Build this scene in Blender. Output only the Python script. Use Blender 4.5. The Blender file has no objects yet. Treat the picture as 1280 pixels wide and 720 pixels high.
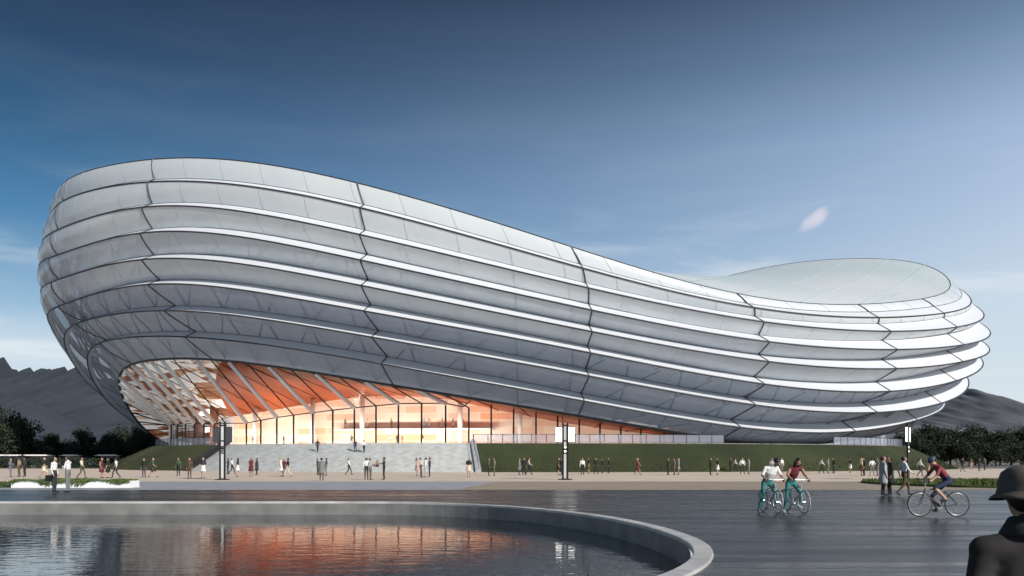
import bpy, bmesh, math, random
import numpy as np
from mathutils import Vector, Matrix, noise
random.seed(7); rng = np.random.default_rng(7)
PI = math.pi
sc = bpy.context.scene
COL = sc.collection
F, HOR, EYE = 1108.0, 574.0, 1.62          # focal length and horizon of the photograph (1280 wide), eye height in metres

# ------------------------------------------------------------------ camera
cd = bpy.data.cameras.new('camera'); cam = bpy.data.objects.new('camera', cd); COL.objects.link(cam)
cam.location = (0, 0, EYE); cam.rotation_euler = (PI/2, 0, 0)
cd.sensor_width = 36; cd.lens = 36*F/1280; cd.shift_y = (HOR-360)/1280
cd.clip_start = 0.1; cd.clip_end = 30000
sc.camera = cam

def ground_at(px, py):                      # where a point of the flat ground stands
    D = EYE*F/(py-HOR); return ((px-640)/F*D, D)

# ------------------------------------------------------------------ materials
MATS = {}
def mat(name, col=(.5,.5,.5), rough=.6, metal=0, spec=.5, emit=None, estr=1.0, noise=0, nscale=3, bump=0, bscale=20):
    if name in MATS: return MATS[name]
    m = bpy.data.materials.new(name); m.use_nodes = True; nt = m.node_tree; p = nt.nodes['Principled BSDF']
    p.inputs['Base Color'].default_value = (*col, 1); p.inputs['Roughness'].default_value = rough
    p.inputs['Metallic'].default_value = metal; p.inputs['Specular IOR Level'].default_value = spec
    if emit: p.inputs['Emission Color'].default_value = (*emit, 1); p.inputs['Emission Strength'].default_value = estr
    if noise:
        tc = nt.nodes.new('ShaderNodeTexCoord'); n = nt.nodes.new('ShaderNodeTexNoise'); r = nt.nodes.new('ShaderNodeValToRGB')
        n.inputs['Scale'].default_value = nscale; n.inputs['Detail'].default_value = 6
        nt.links.new(tc.outputs['Object'], n.inputs['Vector']); nt.links.new(n.outputs['Fac'], r.inputs['Fac'])
        r.color_ramp.elements[0].position = .3; r.color_ramp.elements[1].position = .7
        r.color_ramp.elements[0].color = (*[c*(1-noise) for c in col], 1); r.color_ramp.elements[1].color = (*[min(1, c*(1+noise)) for c in col], 1)
        nt.links.new(r.outputs['Color'], p.inputs['Base Color'])
    if bump:
        tc = nt.nodes.new('ShaderNodeTexCoord'); n = nt.nodes.new('ShaderNodeTexNoise'); b = nt.nodes.new('ShaderNodeBump')
        n.inputs['Scale'].default_value = bscale; n.inputs['Detail'].default_value = 5; b.inputs['Strength'].default_value = bump
        nt.links.new(tc.outputs['Object'], n.inputs['Vector']); nt.links.new(n.outputs['Fac'], b.inputs['Height']); nt.links.new(b.outputs['Normal'], p.inputs['Normal'])
    MATS[name] = m
    return m
def N(m, t): return m.node_tree.nodes.new(t)
def L(m, a, b): m.node_tree.links.new(a, b)

# ------------------------------------------------------------------ object helpers
def tag(o, label=None, cat=None, group=None, kind=None):
    for k, v in (('label', label), ('category', cat), ('group', group), ('kind', kind)):
        if v: o[k] = v
    return o
def link(name, me, m=None, parent=None, smooth=False):
    o = bpy.data.objects.new(name, me); COL.objects.link(o)
    if m is not None:
        for mm in (m if isinstance(m, (list, tuple)) else [m]): me.materials.append(mm)
    if parent is not None: o.parent = parent
    if smooth: me.polygons.foreach_set('use_smooth', [True]*len(me.polygons))
    return o
def empty(name, loc=(0,0,0), rz=0):
    o = bpy.data.objects.new(name, None); COL.objects.link(o); o.location = loc; o.rotation_euler = (0,0,rz); return o
class MB:                                   # collects vertices and faces of ONE mesh
    def __init__(s): s.v = []; s.f = []; s.mi = []
    def add(s, vs, fs, mi=0):
        n = len(s.v); s.v += [tuple(v) for v in vs]; s.f += [tuple(i+n for i in f) for f in fs]; s.mi += [mi]*len(fs); return s
    def box(s, x0, x1, y0, y1, z0, z1, mi=0, M=None):
        vs = [Vector((x, y, z)) for x in (x0, x1) for y in (y0, y1) for z in (z0, z1)]
        if M is not None: vs = [M @ v for v in vs]
        return s.add(vs, [(0,1,3,2),(4,6,7,5),(0,4,5,1),(2,3,7,6),(0,2,6,4),(1,5,7,3)], mi)
    def tube(s, pts, r, n=6, closed=False, mi=0, cap=True):
        pts = [Vector(p) for p in pts]; k = len(pts); rs = r if isinstance(r, (list, tuple)) else [r]*k
        vs = []; fs = []
        for i, p in enumerate(pts):
            if closed: d = pts[(i+1) % k]-pts[i-1]
            else: d = pts[min(i+1, k-1)]-pts[max(i-1, 0)]
            d.normalize(); a = Vector((0,0,1)) if abs(d.z) < .9 else Vector((1,0,0))
            u = d.cross(a).normalized(); w = u.cross(d)
            for j in range(n):
                q = 2*PI*j/n; vs.append(p+(u*math.cos(q)+w*math.sin(q))*rs[i])
        for i in range(k if closed else k-1):
            a = i*n; b = ((i+1) % k)*n
            for j in range(n): fs.append((a+j, a+(j+1) % n, b+(j+1) % n, b+j))
        if cap and not closed: fs.append(tuple(range(n))[::-1]); fs.append(tuple(range((k-1)*n, k*n)))
        return s.add(vs, fs, mi)
    def loft(s, rings, closed=True, mi=0, cap=False):
        n = len(rings[0]); vs = [p for r in rings for p in r]; fs = []
        for i in range(len(rings)-1):
            for j in range(n if closed else n-1):
                k = (j+1) % n; fs.append((i*n+j, i*n+k, (i+1)*n+k, (i+1)*n+j))
        if cap: fs.append(tuple(range(n))[::-1]); fs.append(tuple(range((len(rings)-1)*n, len(rings)*n)))
        return s.add(vs, fs, mi)
    def ellipsoid(s, c, r, M=None, nu=14, nv=9, mi=0):
        c = Vector(c); vs = []; fs = []
        for i in range(nv+1):
            th = PI*i/nv
            for j in range(nu):
                ph = 2*PI*j/nu
                p = Vector((r[0]*math.sin(th)*math.cos(ph), r[1]*math.sin(th)*math.sin(ph), r[2]*math.cos(th)))
                vs.append(c+(M @ p if M is not None else p))
        for i in range(nv):
            for j in range(nu):
                fs.append((i*nu+j, (i+1)*nu+j, (i+1)*nu+(j+1) % nu, i*nu+(j+1) % nu))
        return s.add(vs, fs, mi)
    def mesh(s, name):
        me = bpy.data.meshes.new(name); me.from_pydata(s.v, [], s.f); me.update()
        if any(s.mi): me.polygons.foreach_set('material_index', s.mi)
        return me
    def build(s, name, m, parent=None, smooth=False): return link(name, s.mesh(name), m, parent, smooth)
def fixn(o):
    bm = bmesh.new(); bm.from_mesh(o.data); bmesh.ops.recalc_face_normals(bm, faces=bm.faces); bm.to_mesh(o.data); bm.free(); return o

# ------------------------------------------------------------------ sky and sun
SUN_EL, SUN_AZ = math.radians(31), math.radians(139)     # azimuth measured from +Y (into the picture) towards +X
w = bpy.data.worlds.new('World'); sc.world = w; w.use_nodes = True; nt = w.node_tree
def wn(t): return nt.nodes.new(t)
bg = nt.nodes['Background']
sky = wn('ShaderNodeTexSky'); sky.sky_type = 'NISHITA'; sky.sun_disc = False
sky.sun_elevation = SUN_EL; sky.sun_rotation = SUN_AZ; sky.air_density = 1.0; sky.dust_density = .6; sky.ozone_density = 2.5
tc = wn('ShaderNodeTexCoord'); sep = wn('ShaderNodeSeparateXYZ'); nt.links.new(tc.outputs['Generated'], sep.inputs[0])
def mth(op, a, b=None, clamp=False):
    n = wn('ShaderNodeMath'); n.operation = op; n.use_clamp = clamp
    for i, x in enumerate((a, b)):
        if x is None: continue
        if isinstance(x, (int, float)): n.inputs[i].default_value = x
        else: nt.links.new(x, n.inputs[i])
    return n.outputs[0]
def ramp(fac, stops, interp='EASE'):
    r = wn('ShaderNodeValToRGB'); r.color_ramp.interpolation = interp
    while len(r.color_ramp.elements) < len(stops): r.color_ramp.elements.new(.5)
    for e, (p, c) in zip(r.color_ramp.elements, stops): e.position = p; e.color = (*c, 1) if len(c) == 3 else c
    nt.links.new(fac, r.inputs['Fac']); return r.outputs['Color']
def mix(fac, a, b, mode='MIX'):
    n = wn('ShaderNodeMix'); n.data_type = 'RGBA'; n.blend_type = mode
    if isinstance(fac, (int, float)): n.inputs[0].default_value = fac
    else: nt.links.new(fac, n.inputs[0])
    for i, x in ((6, a), (7, b)):
        if isinstance(x, tuple): n.inputs[i].default_value = (*x, 1)
        else: nt.links.new(x, n.inputs[i])
    return n.outputs[2]
EXPO = .5
def lin(c): return tuple((x/255/12.92 if x/255 <= .04045 else ((x/255+.055)/1.055)**2.4) for x in c)
el = mth('MULTIPLY', mth('ARCSINE', sep.outputs['Z']), 2/PI, True)        # 0 horizon, 1 zenith
E_Y = lambda y: math.degrees(math.atan((HOR-y)/F))/90
west = ramp(el, [(0, lin((212,222,230)))]+[(E_Y(y), lin(c)) for y, c in ((450, (202,217,229)), (400, (146,182,209)), (300, (66,124,168)), (200, (33,86,124)), (100, (19,54,86)), (0, (10,31,56)))]+[(.5, lin((16,40,72))), (1, lin((40,70,110)))], 'LINEAR')
east = ramp(el, [(0, lin((224,233,239)))]+[(E_Y(y), lin(c)) for y, c in ((400, (206,220,233)), (300, (186,205,228)), (200, (166,188,220)), (100, (120,144,176)), (0, (78,99,126)))]+[(.5, lin((70,90,120))), (1, lin((60,90,130)))], 'LINEAR')
azr = mth('POWER', mth('ADD', mth('MULTIPLY', sep.outputs['X'], .98), .5, True), 1.65)
air = mix(azr, west, east)
air = mix(1.0, air, (10/2**EXPO,)*3, 'MULTIPLY')
colr = mix(.10, air, sky.outputs['Color'])
# thin clouds low over the horizon
mp = wn('ShaderNodeMapping'); mp.inputs['Scale'].default_value = (2.2, 2.2, 13); nt.links.new(tc.outputs['Generated'], mp.inputs['Vector'])
cn = wn('ShaderNodeTexNoise'); cn.inputs['Scale'].default_value = 1.9; cn.inputs['Detail'].default_value = 7; cn.inputs['Roughness'].default_value = .55; cn.inputs['Distortion'].default_value = .4
nt.links.new(mp.outputs[0], cn.inputs['Vector'])
cl = ramp(cn.outputs['Fac'], [(.44, (0,0,0)), (.70, (1,1,1))])
band = ramp(el, [(0, (.85,.85,.85)), (.09, (.75,.75,.75)), (.14, (.35,.35,.35)), (.19, (.03,.03,.03)), (.3, (0,0,0))], 'LINEAR')
cfac = mix(1.0, cl, band, 'MULTIPLY')
c1 = mix(cfac, colr, tuple(x*10/2**EXPO for x in lin((232,238,243))))
# one small torn cloud high over the low side of the arena
cdv = Vector(((1018-640)/F, 1, (HOR-275)/F)).normalized(); ca = Vector((.80, 0, .6)); ca = (ca-cdv*ca.dot(cdv)).normalized(); cb = cdv.cross(ca)
def dotc(v):
    n = wn('ShaderNodeVectorMath'); n.operation = 'DOT_PRODUCT'; nt.links.new(tc.outputs['Generated'], n.inputs[0]); n.inputs[1].default_value = v; return n.outputs['Value']
u2 = mth('POWER', mth('MULTIPLY', dotc(ca), 1/.019), 2); v2 = mth('POWER', mth('MULTIPLY', dotc(cb), 1/.009), 2)
fn = wn('ShaderNodeTexNoise'); fn.inputs['Scale'].default_value = 55; fn.inputs['Detail'].default_value = 4; nt.links.new(tc.outputs['Generated'], fn.inputs['Vector'])
bl = mth('SUBTRACT', mth('ADD', 1.0, mth('MULTIPLY', mth('SUBTRACT', fn.outputs['Fac'], .5), 1.6)), mth('ADD', u2, v2), True)
bl = mth('MULTIPLY', mth('MULTIPLY', bl, .75), mth('GREATER_THAN', dotc(cdv), 0))
c2 = mix(bl, c1, tuple(x*10/2**EXPO for x in lin((222,220,232))))
nt.links.new(c2, bg.inputs['Color']); bg.inputs['Strength'].default_value = .10
sd = bpy.data.lights.new('sun', 'SUN'); sd.energy = 3.0; sd.angle = math.radians(.5); sd.color = (1, .955, .89)
so = bpy.data.objects.new('sun', sd); COL.objects.link(so)
sdir = Vector((math.sin(SUN_AZ)*math.cos(SUN_EL), math.cos(SUN_AZ)*math.cos(SUN_EL), math.sin(SUN_EL)))
so.rotation_euler = sdir.to_track_quat('Z', 'Y').to_euler()

# ------------------------------------------------------------------ ground, pool, plaza
def pool_outline(off, n=64):
    """Plan of the pool edge: straight sides, elliptical end on +X, round end on -X."""
    pts = []; cx, cy, A, B = -6.0, 17.7, 9.7-off, 15.5-off
    B2 = 11.2-off
    for i in range(n+1):
        t = -PI/2+PI*i/n; pts.append((cx+A*math.cos(t), cy+(B if t > 0 else B2)*math.sin(t)))
    for i in range(1, 16): pts.append((cx-64*i/16, cy+B))
    for i in range(n//2+1):
        t = PI/2+PI*i/(n//2); pts.append((-70+(14-off)*math.cos(t), cy+(B if math.sin(t) > 0 else B2)*math.sin(t)))
    for i in range(1, 16): pts.append((-70+64*i/16, cy-B2))
    return pts
OUT = pool_outline(0)
def sheet_with_hole(z, x0, x1, y0, y1, steps=(0, .02, .08, .3, 1.0)):
    mb = MB(); rings = []
    cx, cy = -34, 17.7
    edge = []
    for (x, y) in OUT:
        dx, dy = x-cx, y-cy
        s = min([(x1-cx)/dx if dx > 1e-6 else 1e9, (x0-cx)/dx if dx < -1e-6 else 1e9, (y1-cy)/dy if dy > 1e-6 else 1e9, (y0-cy)/dy if dy < -1e-6 else 1e9])
        edge.append((cx+dx*s, cy+dy*s))
    for st in steps: rings.append([(a[0]+(b[0]-a[0])*st, a[1]+(b[1]-a[1])*st, z) for a, b in zip(OUT, edge)])
    mb.loft(rings); 
    # corners of the rectangle beyond the rays
    for X in (x0, x1):
        for Y in (y0, y1):
            k = min(range(len(edge)), key=lambda i: (edge[i][0]-X)**2+(edge[i][1]-Y)**2)
            ks = sorted(range(len(edge)), key=lambda i: (edge[i][0]-X)**2+(edge[i][1]-Y)**2)
            a = [i for i in ks if abs(edge[i][0]-X) < 1e-3][:1]; b = [i for i in ks if abs(edge[i][1]-Y) < 1e-3][:1]
            if a and b and abs(a[0]-b[0]) in (1, len(edge)-1): mb.add([(*edge[a[0]], z), (*edge[b[0]], z), (X, Y, z)], [(0,1,2)])
    return mb

g = mat('ground_earth', (.20,.185,.16), .9, noise=.25, nscale=.02)
o = fixn(sheet_with_hole(0, -9000, 9000, -9000, 9000, (0, .001, .004, .02, .1, .4, 1)).build('ground', g)); tag(o, kind='structure')

# wet dark stone of the near plaza
m = mat('dark_stone', (.045,.047,.052), .3); p = m.node_tree.nodes['Principled BSDF']
tcn = N(m, 'ShaderNodeTexCoord'); mpn = N(m, 'ShaderNodeMapping'); mpn.inputs['Scale'].default_value = (.10, .9, 1); L(m, tcn.outputs['Object'], mpn.inputs[0])
nz = N(m, 'ShaderNodeTexNoise'); nz.inputs['Scale'].default_value = 1.0; nz.inputs['Detail'].default_value = 8; nz.inputs['Roughness'].default_value = .62; L(m, mpn.outputs[0], nz.inputs[0])
br = N(m, 'ShaderNodeTexBrick'); br.inputs['Scale'].default_value = 1.0; br.inputs['Brick Width'].default_value = 3.2; br.inputs['Row Height'].default_value = .8
br.inputs['Mortar Size'].default_value = .028; br.inputs['Color1'].default_value = (.9,.9,.9,1); br.inputs['Color2'].default_value = (1.12,1.12,1.12,1); br.inputs['Mortar'].default_value = (.30,.30,.30,1)
L(m, tcn.outputs['Object'], br.inputs['Vector'])
r1 = N(m, 'ShaderNodeValToRGB'); r1.color_ramp.elements[0].position = .3; r1.color_ramp.elements[1].position = .72
r1.color_ramp.elements[0].color = (.010,.011,.013,1); r1.color_ramp.elements[1].color = (.034,.036,.041,1); L(m, nz.outputs['Fac'], r1.inputs[0])
mx = N(m, 'ShaderNodeMix'); mx.data_type = 'RGBA'; mx.blend_type = 'MULTIPLY'; mx.inputs[0].default_value = 1; L(m, r1.outputs[0], mx.inputs[6]); L(m, br.outputs['Color'], mx.inputs[7]); L(m, mx.outputs[2], p.inputs['Base Color'])
r2 = N(m, 'ShaderNodeMapRange'); r2.inputs[1].default_value = .35; r2.inputs[2].default_value = .7; r2.inputs[3].default_value = .18; r2.inputs[4].default_value = .42; L(m, nz.outputs['Fac'], r2.inputs[0]); L(m, r2.outputs[0], p.inputs['Roughness'])
p.inputs['Specular IOR Level'].default_value = .13
bp = N(m, 'ShaderNodeBump'); bp.inputs['Strength'].default_value = .12; bp.inputs['Distance'].default_value = .02; L(m, nz.outputs['Fac'], bp.inputs['Height']); L(m, bp.outputs[0], p.inputs['Normal'])
o = fixn(sheet_with_hole(.006, -140, 140, -25, 46.6).build('stone_paving', m)); tag(o, kind='structure')

def quad(name, pts, z, m, kind='structure'):
    mb = MB(); mb.add([(x, y, z) for x, y in pts], [tuple(range(len(pts)))]); o = mb.build(name, m); return tag(o, kind=kind)
plz = mat('plaza_beige', (.66,.54,.43), .85, noise=.10, nscale=.35, bump=.1, bscale=4)
tan = mat('band_tan', (.35,.28,.21), .8, noise=.12, nscale=.5)
gry = mat('band_grey', (.36,.37,.39), .55, noise=.15, nscale=.8)
quad('plaza', [(-170,64.2),(170,64.2),(170,150),(-170,150)], .006, plz)
quad('path', [(-140,46.6),(-3,46.6),(-1,64.2),(-140,64.2)], .010, gry)
quad('path', [(-3,46.6),(140,46.6),(140,64.2),(-1,64.2)], .010, tan)
quad('road', [(-400,170),(400,170),(400,186),(-400,186)], .006, mat('road_grey', (.12,.12,.12), .9, noise=.15, nscale=.3))
# lawn strip at the right
lawn = mat('lawn_green', (.060,.085,.018), .95, noise=.45, nscale=1.2, bump=.6, bscale=14)
mb = MB(); pts = []
for i in range(13):
    t = PI/2+PI*i/12; pts.append((28+4.6*math.cos(t)*1.0, 57+8.0*math.sin(t)))
pts = pts+[(140, 49), (140, 65)]
mb.add([(x, y, .02) for x, y in pts]+[(x, y, .14) for x, y in pts], [tuple(range(len(pts), 2*len(pts)))]+[(i, (i+1) % len(pts), len(pts)+(i+1) % len(pts), len(pts)+i) for i in range(len(pts))])
tag(fixn(mb.build('lawn', lawn)), kind='structure')

def grass_blades(name, area, n, h, m, seed):
    """Short blades standing on a lawn, one object."""
    r = random.Random(seed); mb = MB()
    for _ in range(n):
        x, y, z = area(r); a = r.uniform(0, 2*PI); hh = h*r.uniform(.5, 1.2); wd = .04+.03*r.random()
        dx, dy = math.cos(a)*wd, math.sin(a)*wd; lx, ly = r.uniform(-.5,.5)*hh, r.uniform(-.5,.5)*hh
        mb.add([(x-dx, y-dy, z), (x+dx, y+dy, z), (x+lx, y+ly, z+hh)], [(0,1,2)])
    return tag(mb.build(name, m), kind='stuff')
blade = mat('blade_green', (.075,.105,.022), .9, noise=.4, nscale=.9)
def lawn_area(r):
    while True:
        x, y = r.uniform(23.5, 60), r.uniform(49.2, 64.8)
        if x > 28 or ((x-28)/4.5)**2+((y-57)/7.8)**2 < 1: return x, y, .14
grass_blades('grass', lawn_area, 14000, .16, blade, 3)

# pool: rim, basin, water
con = mat('rim_concrete', (.50,.49,.47), .7, noise=.22, nscale=1.1, bump=.15, bscale=30)
dkc = mat('basin_concrete', (.20,.20,.195), .7, noise=.25, nscale=1.2, bump=.2, bscale=20)
o1, i1 = pool_outline(-.002), pool_outline(.34)
mb = MB(); mb.loft([[(x,y,-.1) for x,y in o1], [(x,y,.045) for x,y in pool_outline(.012)], [(x,y,.05) for x,y in pool_outline(.03)], [(x,y,.05) for x,y in pool_outline(.32)], [(x,y,.04) for x,y in i1], [(x,y,-.06) for x,y in i1]])
tag(fixn(mb.build('pool_rim', con)), kind='structure')
mb = MB(); oo, ii = pool_outline(.02), pool_outline(.33); acc = 0
for i in range(1, len(oo)):
    a, b_ = Vector(oo[i-1]), Vector(oo[i]); ln = (b_-a).length; acc += ln
    if acc >= 1.55 or ln > 3:
        acc = 0; d = (b_-a).normalized()*.007; q = Vector(ii[i])
        mb.add([(b_.x-d.x, b_.y-d.y, .052), (b_.x+d.x, b_.y+d.y, .052), (q.x+d.x, q.y+d.y, .052), (q.x-d.x, q.y-d.y, .052)], [(0,1,2,3)])
tag(mb.build('pool_rim_joints', mat('joint_dark', (.10,.10,.095), .9)), kind='structure')
mb = MB(); b = pool_outline(.38); mb.loft([[(x,y,-.02) for x,y in b], [(x,y,-1.1) for x,y in b]]); mb.add([(x,y,-1.1) for x,y in b], [tuple(range(len(b)))])
tag(fixn(mb.build('pool_basin', dkc)), kind='structure')
m = mat('pool_water', (.004,.010,.014), .02, spec=.75); p = m.node_tree.nodes['Principled BSDF']; p.inputs['IOR'].default_value = 2.5
tcn = N(m, 'ShaderNodeTexCoord'); mpn = N(m, 'ShaderNodeMapping'); mpn.inputs['Scale'].default_value = (1, 2.2, 1); L(m, tcn.outputs['Object'], mpn.inputs[0])
n1 = N(m, 'ShaderNodeTexNoise'); n1.inputs['Scale'].default_value = 1.5; n1.inputs['Detail'].default_value = 3; n1.inputs['Roughness'].default_value = .5; L(m, mpn.outputs[0], n1.inputs[0])
bp = N(m, 'ShaderNodeBump'); bp.inputs['Strength'].default_value = .13; bp.inputs['Distance'].default_value = .05; L(m, n1.outputs['Fac'], bp.inputs['Height']); L(m, bp.outputs[0], p.inputs['Normal'])
b = pool_outline(.37); mb = MB(); mb.add([(x,y,-.43) for x,y in b], [tuple(range(len(b)))]); tag(mb.build('water', m), kind='structure')

# ------------------------------------------------------------------ the grass mound under the arena and its stairs
PZ = 3.8                                      # height of the terrace
MC = (3.0, 172.0); MT = (69.5, 54.0); MF = (77.5, 62.5)    # centre, half axes of the top edge and of the foot
def ell(c, a, t): return (c[0]+a[0]*math.cos(t), c[1]+a[1]*math.sin(t))
YC = MC[1]
class Ring: pass
def t_of_px(R, px, front=True):
    m_ = (px-640)/F                            # R.cx + A cos t = m (YC + B sin t)
    a, b, c = R.A, -m_*R.B, m_*YC-R.cx          # a cos t + b sin t = c
    rr = math.hypot(a, b); ph = math.atan2(b, a); q = math.acos(max(-1, min(1, c/rr)))
    c1, c2 = ph+q, ph-q
    ts = sorted([c1, c2], key=lambda t: math.sin(t)); return (ts[0] if front else ts[1]) % (2*PI)
mR = Ring(); mR.A, mR.B, mR.cx = MT[0], MT[1], MC[0]
T0, T1 = t_of_px(mR, 286), t_of_px(mR, 589)   # the stairs' stretch of the mound, as angles
def px_of(x, y): return 640+F*x/y
bank = mat('bank_grass', (.038,.047,.015), .95, noise=.5, nscale=.09, bump=.8, bscale=6)
mb = MB(); NT = 240
def mound_ring(k, z, w=0): return [(*ell(MC, (MT[0]+(MF[0]-MT[0])*k+w*math.sin(9*2*PI*i/NT), MT[1]+(MF[1]-MT[1])*k), 2*PI*i/NT), z) for i in range(NT)]
mb.loft([mound_ring(1.0, .004), mound_ring(.93, .22), mound_ring(.5, 1.95), mound_ring(.1, PZ-.32), mound_ring(0, PZ-.03)])
tag(fixn(mb.build('grass_bank', bank, smooth=True)), kind='structure')
pave = mat('terrace_stone', (.33,.32,.30), .7, noise=.1, nscale=.5)
mb = MB(); tr = [(*ell(MC, (MT[0]+.15, MT[1]+.15), 2*PI*i/NT), PZ) for i in range(NT)]
mb.loft([[(x,y,PZ-.25) for x,y,z in tr], tr]); mb.add(tr, [tuple(range(NT))]); tag(fixn(mb.build('terrace', pave)), kind='structure')
def bank_area(r):
    while True:
        t = r.uniform(3.3, 6.15); k = r.uniform(.02, .98)
        if T0-.06 < t < T1+.03: continue
        x, y = ell(MC, (MT[0]+(MF[0]-MT[0])*k, MT[1]+(MF[1]-MT[1])*k), t)
        z = PZ*(1-k); return x, y, z-.02
bladeb = mat('blade_bank', (.050,.058,.018), .95, noise=.55, nscale=.12)
grass_blades('grass', bank_area, 30000, .15, bladeb, 5)

stone = mat('stair_stone', (.52,.53,.52), .75, noise=.16, nscale=1.1)
st = empty('staircase', (*ell(MC, (74, 58), (T0+T1)/2), 0))
tag(st, 'broad grey stone stair climbing the mound to the glazed hall', 'staircase')
def child(o, par):
    o.parent = par; o.matrix_parent_inverse = Matrix.Translation(-Vector(par.location)) if par.rotation_euler.z == 0 else par.matrix_basis.inverted(); return o
NS = 24; mb = MB(); prof = []
SA0, SA1 = (MF[0]+.9, MF[1]+.9), (MT[0]+.05, MT[1]+.05)
for i in range(NS):
    a = i/NS; z0, z1 = PZ*i/NS, PZ*(i+1)/NS
    prof += [(a, z0), (a, z1-.025), (a+.004, z1)]     # small nosing
prof.append((1.0, PZ+.006)); 
for R_, hx in ((mR, SA0),): R_.A, R_.B = hx
T0F, T1F = t_of_px(mR, 238), t_of_px(mR, 596)
def tS(a, u): a = min(1, max(0, a)); lo, hi = T0F+(T0-T0F)*a, T1F+(T1-T1F)*a; return lo+(hi-lo)*u
uu = np.linspace(0, 1, 61)
mb.loft([[(*ell(MC, (SA0[0]+(SA1[0]-SA0[0])*a, SA0[1]+(SA1[1]-SA0[1])*a), tS(a, t)), z+.008) for t in uu] for a, z in prof], closed=False)
child(fixn(mb.build('steps', stone)), st)
def cheek(t, off, wid, mcol, hgt, name):
    mb = MB()
    for (ta) in (t,):
        pr = []
        for a, z in ((-.03, 0), (-.03, hgt*.8), (1.02, PZ+hgt), (1.02, PZ-.6), (.6, 0)):
            pr.append((a, z))
        def P(a, z, dt): return (*ell(MC, (SA0[0]+(SA1[0]-SA0[0])*a, SA0[1]+(SA1[1]-SA0[1])*a), tS(a, ta)+dt), z)
        A_ = [P(a, z, off-wid) for a, z in pr]; B_ = [P(a, z, off+wid) for a, z in pr]; n = len(pr)
        mb.add(A_+B_, [tuple(range(n)), tuple(range(n, 2*n))[::-1]]+[(i, n+i, n+(i+1) % n, (i+1) % n) for i in range(n)])
    return child(fixn(mb.build(name, mcol)), st)
cheek(0, -.004, .006, mat('dark_cheek', (.012,.012,.013), .4), .95, 'cheek_wall')
cheek(1, .003, .0045, mat('pale_cheek', (.42,.43,.44), .6), .45, 'cheek_wall')
mb = MB()                                       # handrail on the right cheek
hp = [Vector((*ell(MC, (SA0[0]+(SA1[0]-SA0[0])*a, SA0[1]+(SA1[1]-SA0[1])*a), tS(a, 1)+.003), PZ*a+1.25)) for a in np.linspace(0, 1, 6)]
mb.tube(hp, .035)
for q in hp: mb.tube([q, q-Vector((0,0,.85))], .025)
child(mb.build('handrail', mat('dark_steel', (.03,.032,.035), .4, .6)), st)

# ------------------------------------------------------------------ the arena: rings measured from the picture, fitted as closed curves in space
BMAX = 50.0
TIPL = [70,61,52,49,51,59,80,109,149]; TIPR = [1188,1214,1230,1238,1237,1229,1211,1182,1142]
TIPLY = [254,280,305,330,362,392,422,448,474]; TIPRY = [356,377,395,418,439,456,479,505,529]
RIDGE = [
 {100:217,150:204.5,200:199,300:200.5,350:207,400:218,450:231,500:244,550:256,600:270,670:294,735:317,800:334.5,850:350,925:367.6,960:373.5,1060:380.6,1111:378.5,1150:374,1175:368},
 {100:243,150:231,200:226,300:232,400:248,450:261,500:271,600:298,735:338,820:360,925:379,960:388,1060:396,1087:398,1165:392.6,1209:384},
 {75:290,100:273,150:262,200:259,300:264,400:283,450:292,500:305,600:328,735:360,850:386,925:397,960:402,1060:412,1109:416,1194:408,1225:401},
 {75:322,100:306,150:294,200:291,300:296,400:315,450:325,500:335,600:356.5,735:388,850:411,960:424.5,1060:436,1121:438.7,1190:432,1230:424},
 {75:352,100:339,150:326,200:324,300:331,400:347,450:356,500:366,600:386,735:415,850:436,960:449.5,1060:461,1123:462,1194:453,1230:444},
 {80:384,100:371,150:358,200:356,300:363,400:379,450:387,500:397,600:414,735:442,850:463,960:479,1060:490,1115:490,1199:474,1222:464},
 {100:404,150:391,200:388,300:396,400:410,450:419,500:427,600:445,735:470.5,850:491,960:507,1030:516,1095:515.6,1180:502.5,1206:490},
 {125:430,160:421,200:420,300:428,400:441,450:450,500:459,600:477,735:503,850:522,960:538,1020:541.5,1066:539,1149:525,1176:512},
 {160:459,190:450,230:447,300:453,350:460,400:467,450:475,500:482,600:500,735:522,820:536,907:549,965:554,1025:553.5,1077:548,1120:538},
]
RINGS = []
def solveA(l, r, B):
    A = 70.0
    for _ in range(60):
        A2 = ((r-l)*YC-(math.sqrt(A*A+l*l*B*B)+math.sqrt(A*A+r*r*B*B)))/2+A; A = A+.6*(A2-A)
    return A, l*YC+math.sqrt(A*A+l*l*B*B)
NF = 9
def basis(t): return np.concatenate([[1.0], *[[math.cos(n*t), math.sin(n*t)] for n in range(1, NF+1)]])
for k in range(9):
    R = Ring(); l, r = (TIPL[k]-640)/F, (TIPR[k]-640)/F
    B = 50.0
    for _ in range(8):
        A, cx = solveA(l, r, B); B = BMAX-max(0, 88.3-A)*.62
    R.A, R.B, R.cx = A, B, cx; R.kn = []
    for px, py in RIDGE[k].items():
        t = t_of_px(R, px); D = YC+B*math.sin(t); R.kn.append((t, EYE+(HOR-py)*D/F, 1.0))
    for px, py in ((TIPL[k], TIPLY[k]), (TIPR[k], TIPRY[k])):
        t = t_of_px(R, px); D = YC+B*math.sin(t); R.kn.append((t, EYE+(HOR-py)*D/F, .8))
        if px < 640: R.tl, R.zl = t, R.kn[-1][1]
        else: R.tr, R.zr = t if t > PI else t+2*PI, R.kn[-1][1]
    RINGS.append(R)
R0 = RINGS[0]
back0 = []
for px, py in ((1150,330),(1080,323),(1010,327),(950,336),(890,350)):
    t = t_of_px(R0, px, False); back0.append((t, EYE+(HOR-py)*(YC+R0.B*math.sin(t))/F))
zq = back0[-1][1]; tq = back0[-1][0]
for a in (.12, .3, .5, .7, .85): back0.append((tq+(R0.tl-tq)*a, (zq*(1-a)+R0.zl*a)-15*math.sin(PI*a)**.8))
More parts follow.
